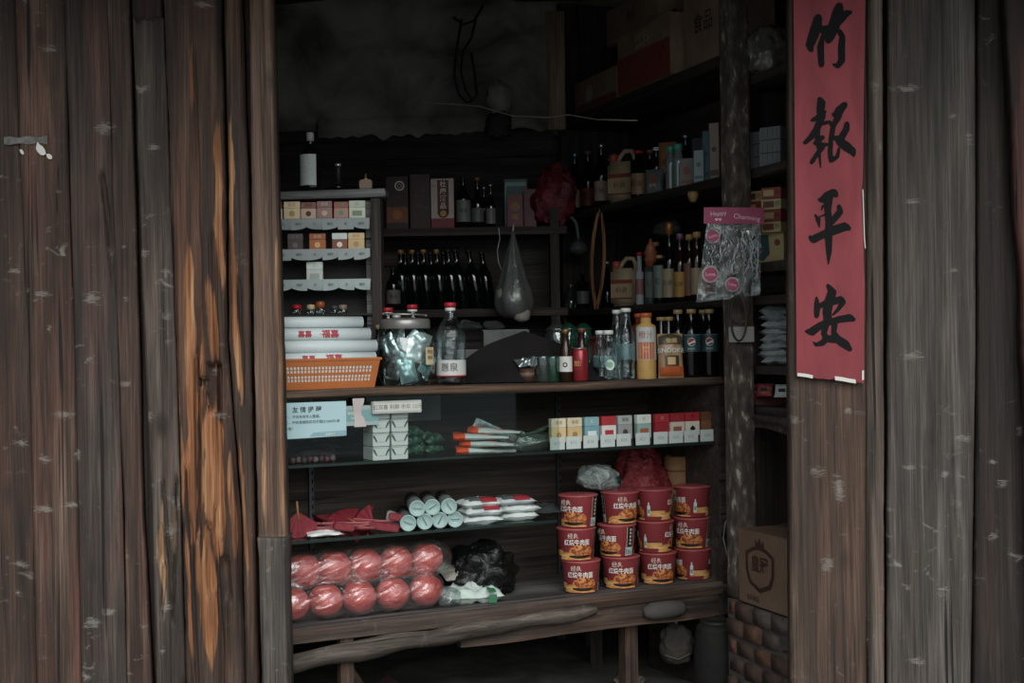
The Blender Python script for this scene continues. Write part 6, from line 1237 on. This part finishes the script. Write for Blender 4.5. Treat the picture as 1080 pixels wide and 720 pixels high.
# wall post at the corner, cables
b = MB(); b.box(.085, .05, .55, wood('corner_wood', '4a3a2e', '7a6452', '8f7a66', seed=77, scuff=0, spots=0), TR(0, 0, 0), bev=.004); q = aty(587, 2.33, 6.62); tag(b.build('hanging_board', loc=(q.x, q.y, 2.33)), 'short brown board hanging from the ceiling at the shelf corner', 'board')
b = MB(); pts = [at(440, 108, 6.9), at(480, 110, 6.9), at(505, 112, 6.85), at(540, 122, 6.7), at(578, 124, 6.5), at(600, 121, 6.5), at(630, 126, 6.3), at(672, 127, 6.0)]
b.tube(pts, .0032, plain('b5b0a4', .7), n=6); tag(b.build('cable'), 'thin pale cable strung across below the mud wall', 'cable')
for k, P in enumerate((((487, 20), (481, 55), (479, 80), (484, 100), (492, 108), (499, 106)), ((502, 20), (497, 40), (488, 55), (486, 75), (491, 95), (498, 106), (503, 100)), ((478, 18), (488, 26), (500, 22), (510, 5)), ((497, 56), (500, 75), (503, 100)))):
    b = MB(); b.tube([at(x, y, 6.98) for x, y in P], .006, m_blk, n=6); tag(b.build('black_cable'), ('black cable loop on the mud wall, outer left strand', 'black cable loop on the mud wall, twisting middle strand', 'black cable along the top of the mud wall', 'short black cable strand on the right of the loops')[k], 'cable')
t = thing('wall_fan', 'round dusty bundle hung in the corner at the end of the mud wall', 'bundle', at(526, 120, 6.9)); b = MB(); b.blob(.06, .04, .09, m_mud, amp=.4, seed=21); b.build('upper_lump', t); b = MB(); b.blob(.06, .04, .08, m_soot, TR(0, 0, -.12), amp=.4, seed=22); b.build('lower_lump', t)

# ================================================================ HANGING PINK BAG
m_pink = mott('pink_card', [(.3, '8a2048'), (.7, '9e2c58')], (20, 20, 20), .5, .1)
hq = at(774, 236, 5.03); ht = thing('hanging_toy_bag', 'clear bag of trinkets with a bright pink card header hanging on the flaking post', 'bag', hq, R(-4), None, 0, R(1.5))
b = MB(); b.box(.212, .004, .058, m_pink, TR(0, 0, .0), bev=.001); b.build('card_header', ht)
b = MB(); pk = plain('d8b0c0', .5); b.text('Happy', .022, pk, TR(-.055, -.003, .036, ry=-.1)); b.text('Charming', .024, pk, TR(.045, -.003, .022, ry=.12)); b.text('♥♥', .01, pk, TR(-.055, -.003, .014)); b.build('header_writing', ht)
m_tb = clear('trinket_bag', (.85, .87, .87), .03, .08, 1.45, 1.0, (30, 30, 30), '8f9696', .02, cap=.22)
b = MB()
for sg in (-1, 1): b.grid(lambda u, v: ((u - .5) * .19 - .035 * v * (1 - u) , sg * (.018 * math.sin(3.14 * u) * math.sin(3.14 * v) + .002) + .008 * noise.noise(Vector((u * 5, v * 6, 1))), -.25 * v - .03 * v * (1 - u)), 20, 24, m_tb)
b.build('clear_bag', ht)
rq = random.Random(8); m_chain = plain('a9aeb0', .3, metal=.4)
for k, (x, z, r_) in enumerate(((-.075, -.045, .026), (-.082, -.18, .030), (-.005, -.215, .026))):
    t2 = None; b = MB(); disc(b, r_, plain('b9a8b0', .4), TR(0, -.002, 0), n=10); disc(b, r_ * .8, m_pink, TR(0, -.004, 0), n=10); b.lathe([(r_, -.002), (r_ * 1.02, 0), (r_, .002)], m_paper, TR(rx=R(90)), n=16); b.text('Love', r_ * .6, pk, TR(0, -.0055, 0)); b.build('medallion', ht, loc=(x, -.022, z), rot=(0, R(15 * (k - 1)), 0))
for k in range(16):
    x0 = -.08 + .17 * rq.random(); z0 = -.01 - .04 * rq.random(); b = MB(); pts = []
    x, z = x0, z0; yy = -.012 + .01 * rq.random()
    for i in range(16): x += rq.uniform(-.008, .008); z -= .011; pts.append((max(-.09, min(.085, x)), yy + rq.uniform(-.003, .003), z))
    b.tube(pts[:9 + k % 7], [.0028 if i % 2 else .0012 for i in range(9 + k % 7)], m_chain, n=5); b.build('trinket_chain', ht)
b = MB(); q = at(777, 312, 5.065)
for k, (w_, L_) in enumerate(((.035, .10), (.028, .16))): b.tube([q + Vector((w_ * math.sin(a), -.004 * k, -L_ / 2 + L_ / 2 * math.cos(a) - .0)) for a in [2 * math.pi * i / 20 for i in range(21)]], .0045, m_dark, n=6)
tag(b.build('cord_loops', loc=(0, -.03, 0)), 'dark cord loops hanging below the pink topped bag on the post', 'cord')

# ================================================================ NICHE RIGHT OF THE POST
def nb(px, d, z): return ons(px, d, z)
# top packets in cloudy wrap
b = MB(); b.blob(.09, .075, .10, clear('dusty_wrap', (.45, .42, .38), .05, .25, 1.4, 1.0, 20, '5f5850', .8), amp=.25, seed=50, sub=4); tag(b.build('wrapped_bundle', loc=nb(812, .06, 2.301)), 'dusty plastic wrapped bundle at the top of the niche beside the banner', 'bundle')
b = MB(); b.box(.16, .12, .14, plain('241a1a', .6), bev=.003); tag(b.build('dark_box', loc=nb(815, .12, 1.966 + .14), rot=(0, 0, SANG)), 'dark reddish box above the grey packets in the niche', 'box')
for r_ in range(3):
    for c_ in range(2):
        t = thing('grey_box', 'small grey carton, %s column of the niche stack, %s from the bottom' % (('left', 'right')[c_], ORD[r_]), 'box', nb(798 + c_ * 20, .05, 1.9645 + r_ * .0465), SANG + R(30), 'grey cartons stacked in the niche')
        b = MB(); b.box(.085, .08, .0445, plain('6a6d6f', .5), bev=.002); b.build('carton', t); b = MB(); 
        for i in range(4): b.box(.001, .001, .036, plain('4c5052'), TR(-.03 + .02 * i, -.0405, .004))
        b.build('front_lines', t)
# red and yellow boxes on the 1.62 shelf
m_rc = plain('8e3a35', .5); m_yc = plain('b09a6a', .5)
for r_ in range(4):
    for c_ in range(2):
        q = nb(799 + c_ * 19, .05, 1.7265 + r_ * .0405); t = thing('medicine_box', 'small %s box, %s column, %s from the bottom above the green picture box' % (('red and cream', 'cream and brown')[(r_ + c_) % 2], ('left', 'right')[c_], ORD[r_]), 'box', q, SANG + R(32), 'small boxes in the niche'); b = MB(); b.box(.078, .07, .0385, m_rc if (r_ + c_) % 2 == 0 else m_yc, bev=.0015); b.build('carton', t)
        b = MB(); y = -.0358; quad(b, -.03, .012, .008, .03, m_yc if (r_ + c_) % 2 == 0 else plain('6a3a30'), y=y); b.text('药', .018, plain('3a2622'), TR(.026, y - .0005, .019)); b.build('front_print', t)
t = thing('picture_box', 'cream carton with a dark green picture under the small boxes in the niche', 'box', nb(812, .06, 1.621), SANG + R(32)); b = MB(); b.box(.16, .09, .105, m_yc, bev=.002); b.build('carton', t)
b = MB(); y = -.046; b.add([(-.065, y, .100), (.02, y, .100), (.025, y, .03), (0, y, .006), (-.05, y, .02)], [[0, 1, 2, 3, 4]], plain('274a44')); quad(b, -.02, -.002, .035, .045, plain('9a3a38'), y=y - .0006); b.add([(-.05, y - .0006, .075), (-.01, y - .0006, .068), (-.005, y - .0006, .055), (-.045, y - .0006, .06)], [[0, 1, 2, 3]], plain('7a8a80')); disc(b, .012, plain('7a3f34'), TR(.055, y, .07)); b.build('front_print', t)
# sachets stack
m_sach = mott('sachet', [(.3, '7a7f80'), (.7, 'aab0b0')], (25, 25, 25), .4, .5)
rq = random.Random(6)
for k in range(8):
    b = MB(); b.pouch(.12, .10, .030, m_sach, seed=k * 5.1, wr=.35); q = nb(817 + rq.uniform(-2, 2), .05, 1.262 + k * .0262); tag(b.build('sachet', loc=q + Vector((0, 0, .0)), rot=(R(-86 + rq.uniform(-4, 4)), rq.uniform(-.05, .05), SANG + R(40) + rq.uniform(-.15, .15))), 'grey silver sachet, %s from the bottom of the tall stack in the niche' % ORD[k], 'sachet', 'silver sachets stacked in the niche')
b = MB(); b.box(.17, .16, .035, plain('5e3a34', .5), bev=.003); tag(b.build('red_tray', loc=nb(806, .10, 1.101), rot=(0, 0, SANG)), 'dull red tray on the lowest niche shelf', 'tray')
for px, lb, c, w_ in ((797, 'red paper packet on the lowest niche shelf', '7a2c30', .07), (806, 'second red packet next to the white labelled one', '8a3a3a', .06), (825, 'white packet with a dark label on the lowest niche shelf', '9ea2a2', .06)):
    b = MB(); b.pouch(w_, .05, .022, plain(c, .5), seed=px, wr=.2); b.box(w_ * .4, .002, .012, m_blk, TR(0, -.014, .015)); tag(b.build('small_packet', loc=nb(px, .03, 1.137 + (.0 if px < 820 else .0)), rot=(R(-25), 0, SANG + R(45))), lb, 'packet')
b = MB()
b.grid(lambda u, v: (.34 * u, -.02 - .01 * math.sin(v * 6), 1.072 - .055 * v + .01 * math.sin(u * 4) * v), 12, 6, m_dark); q = nb(792, 0, 0); tag(b.build('drawer_lip', loc=(q.x, q.y, 0), rot=(0, 0, math.atan2(SU.y, SU.x))), 'dark rounded wooden lip under the lowest niche shelf', 'trim')
# carton with emblem on the bricks
A_, B_ = nb(779.5, -.11, .42), nb(836, -.11, .42); w = (B_ - A_).length; m_ = (A_ + B_) / 2 + Vector((SV.x, SV.y, 0)) * .12
t = thing('emblem_carton', 'brown carton with a dark shield emblem standing on the brick footing', 'carton', (m_.x, m_.y, .412), SANG); b = MB(); hC = .26; b.box(w, .24, hC, mott('emblem_kraft', [(.3, '5e4638'), (.7, '77604c')], (4, 4, 4), .8, .1), bev=.003); b.build('box_body', t)
b = MB(); y = -.121; m_em = plain('38221e'); Pm = [(-.10, .185), (-.05, .205), (0, .212), (.05, .205), (.10, .185), (.10, .12), (.075, .075), (0, .05), (-.075, .075), (-.10, .12)]
b.add([(x - .03, y, z) for x, z in Pm], [list(range(10))], m_em); b.add([(x * .82 - .03, y - .0006, .142 + (z - .142) * .82) for x, z in Pm], [list(range(10))], plain('6a5242')); b.text('皇冠', .06, m_em, TR(-.03, y - .0012, .145), bold=.03)
b.add([(x - .03, y - .0006, z - .025) for x, z in ((-.03, .235), (-.03, .262), (-.015, .245), (0, .268), (.015, .245), (.03, .262), (.03, .235))], [[0, 1, 2], [0, 2, 3, 4, 6], [4, 5, 6]], m_em)
b.text('饮料食品', .022, m_em, TR(-.08, y - .0006, .025)); b.build('printed_emblem', t)
b = MB(); b.box(w, .22, .003, plain('4a382c', .8), TR(0, .05, hC, rx=R(8))); b.build('top_flap', t)
b = MB(); q = onc(768, -.02, .62); b.tube([q + Vector((.012, 0, .06)), q + Vector((-.012, -.01, .03)), q + Vector((-.02, -.01, -.03)), q + Vector((-.008, -.01, -.09)), q + Vector((.03, -.01, -.14)), q + Vector((.08, -.03, -.16))], .003, plain('7d8480', .6), n=6); tag(b.build('wire'), 'thin pale wire curving down beside the emblem carton', 'wire')

# ================================================================ UNDER THE CABINET
t = thing('clay_barrel', 'dark ribbed barrel standing on the floor below the right end of the cabinet', 'barrel', onc(757, -.05, 0))
b = MB(); P = [(.060, 0), (.07, .01)]
for i in range(15): z = .02 + i * .0165; P += [(.076 + .009 * math.sin(math.pi * i / 14), z), (.079 + .009 * math.sin(math.pi * i / 14), z + .008)]
P += [(.074, .27), (.060, .285), (.054, .26), (0, .25)]; b.lathe(P, mott('barrel_dark', [(.3, '110f0e'), (.7, '211e1c')], (10, 10, 20), .8, .4), n=36); bo_ = b.build('body', t)
b = MB(); b.lathe([(.060, .278), (.064, .284), (.062, .292), (.054, .294), (.052, .284)], plain('211f1d', .6), n=36); b.build('rim', bo_)
t = thing('hanging_sack', 'grey cloth sack hanging behind the right leg under the cabinet', 'sack', onc(713, .12, .245)); b = MB(); b.blob(.062, .04, .085, mott('sack', [(.3, '2b2925'), (.7, '423f39')], (20, 20, 20), .9, .5), TR(0, 0, -.14), amp=.25, seed=61, sub=4); b.build('sack_body', t)
b = MB(); b.tube([(0, 0, .0), (.005, 0, .05), (0, 0, .13)], .006, m_tag); b.build('tie', t)
b = MB(); b.tube([(-.05, -.042, -.10), (0, -.048, -.115), (.05, -.042, -.095)], .003, plain('55524b', .9)); b.build('fold', t)
b = MB(); b.blob(.062, .05, .045, plain('4e4b46', .8), amp=.5, seed=62, sub=4); tag(b.build('rag', loc=onc(664, .14, .001)), 'crumpled grey rag lying on the floor left of the right leg', 'rag')
b = MB(); b.blob(.03, .03, .05, plain('3c3a36', .8), amp=.5, seed=63); tag(b.build('rag', loc=onc(657, .22, .001)), 'taller dark rag bundle behind the crumpled grey one', 'rag')
for k, (px, d, s_) in enumerate(((637, .06, .014), (645, .06, .014), (684, .10, .022), (693, .10, .020), (706, .12, .014), (680, -.08, .006))):
    b = MB(); b.blob(s_ * 1.3, s_, s_, plain('9a9a94' if k < 3 else '7d7a73', .6), amp=.4, seed=70 + k, sub=2); tag(b.build('litter', loc=onc(px, d, .001)), ('white scrap of litter, left of the pair beside the rag', 'white scrap of litter, right of the pair beside the rag', 'pale rubble lump left of the right leg foot', 'pale rubble lump right of the leg foot', 'small grey lump below the sack', 'tiny white crumb on the floor in front of the right leg')[k], 'litter')
# things hanging at lower left under the shelf
b = MB(); b.box(.16, .10, .012, plain('2e1614', .7)); tag(b.build('dark_board', loc=onc(400, .25, .10), rot=(.3, -.6, CA)), 'dark reddish board leaning on the floor under the left of the cabinet', 'board')
b = MB(); b.pouch(.05, .04, .01, m_paper, seed=5, wr=.4); tag(b.build('paper_scrap', loc=onc(316, .06, .001), rot=(R(-70), 0, 0)), 'small white paper scrap on the floor below the log beam', 'paper')
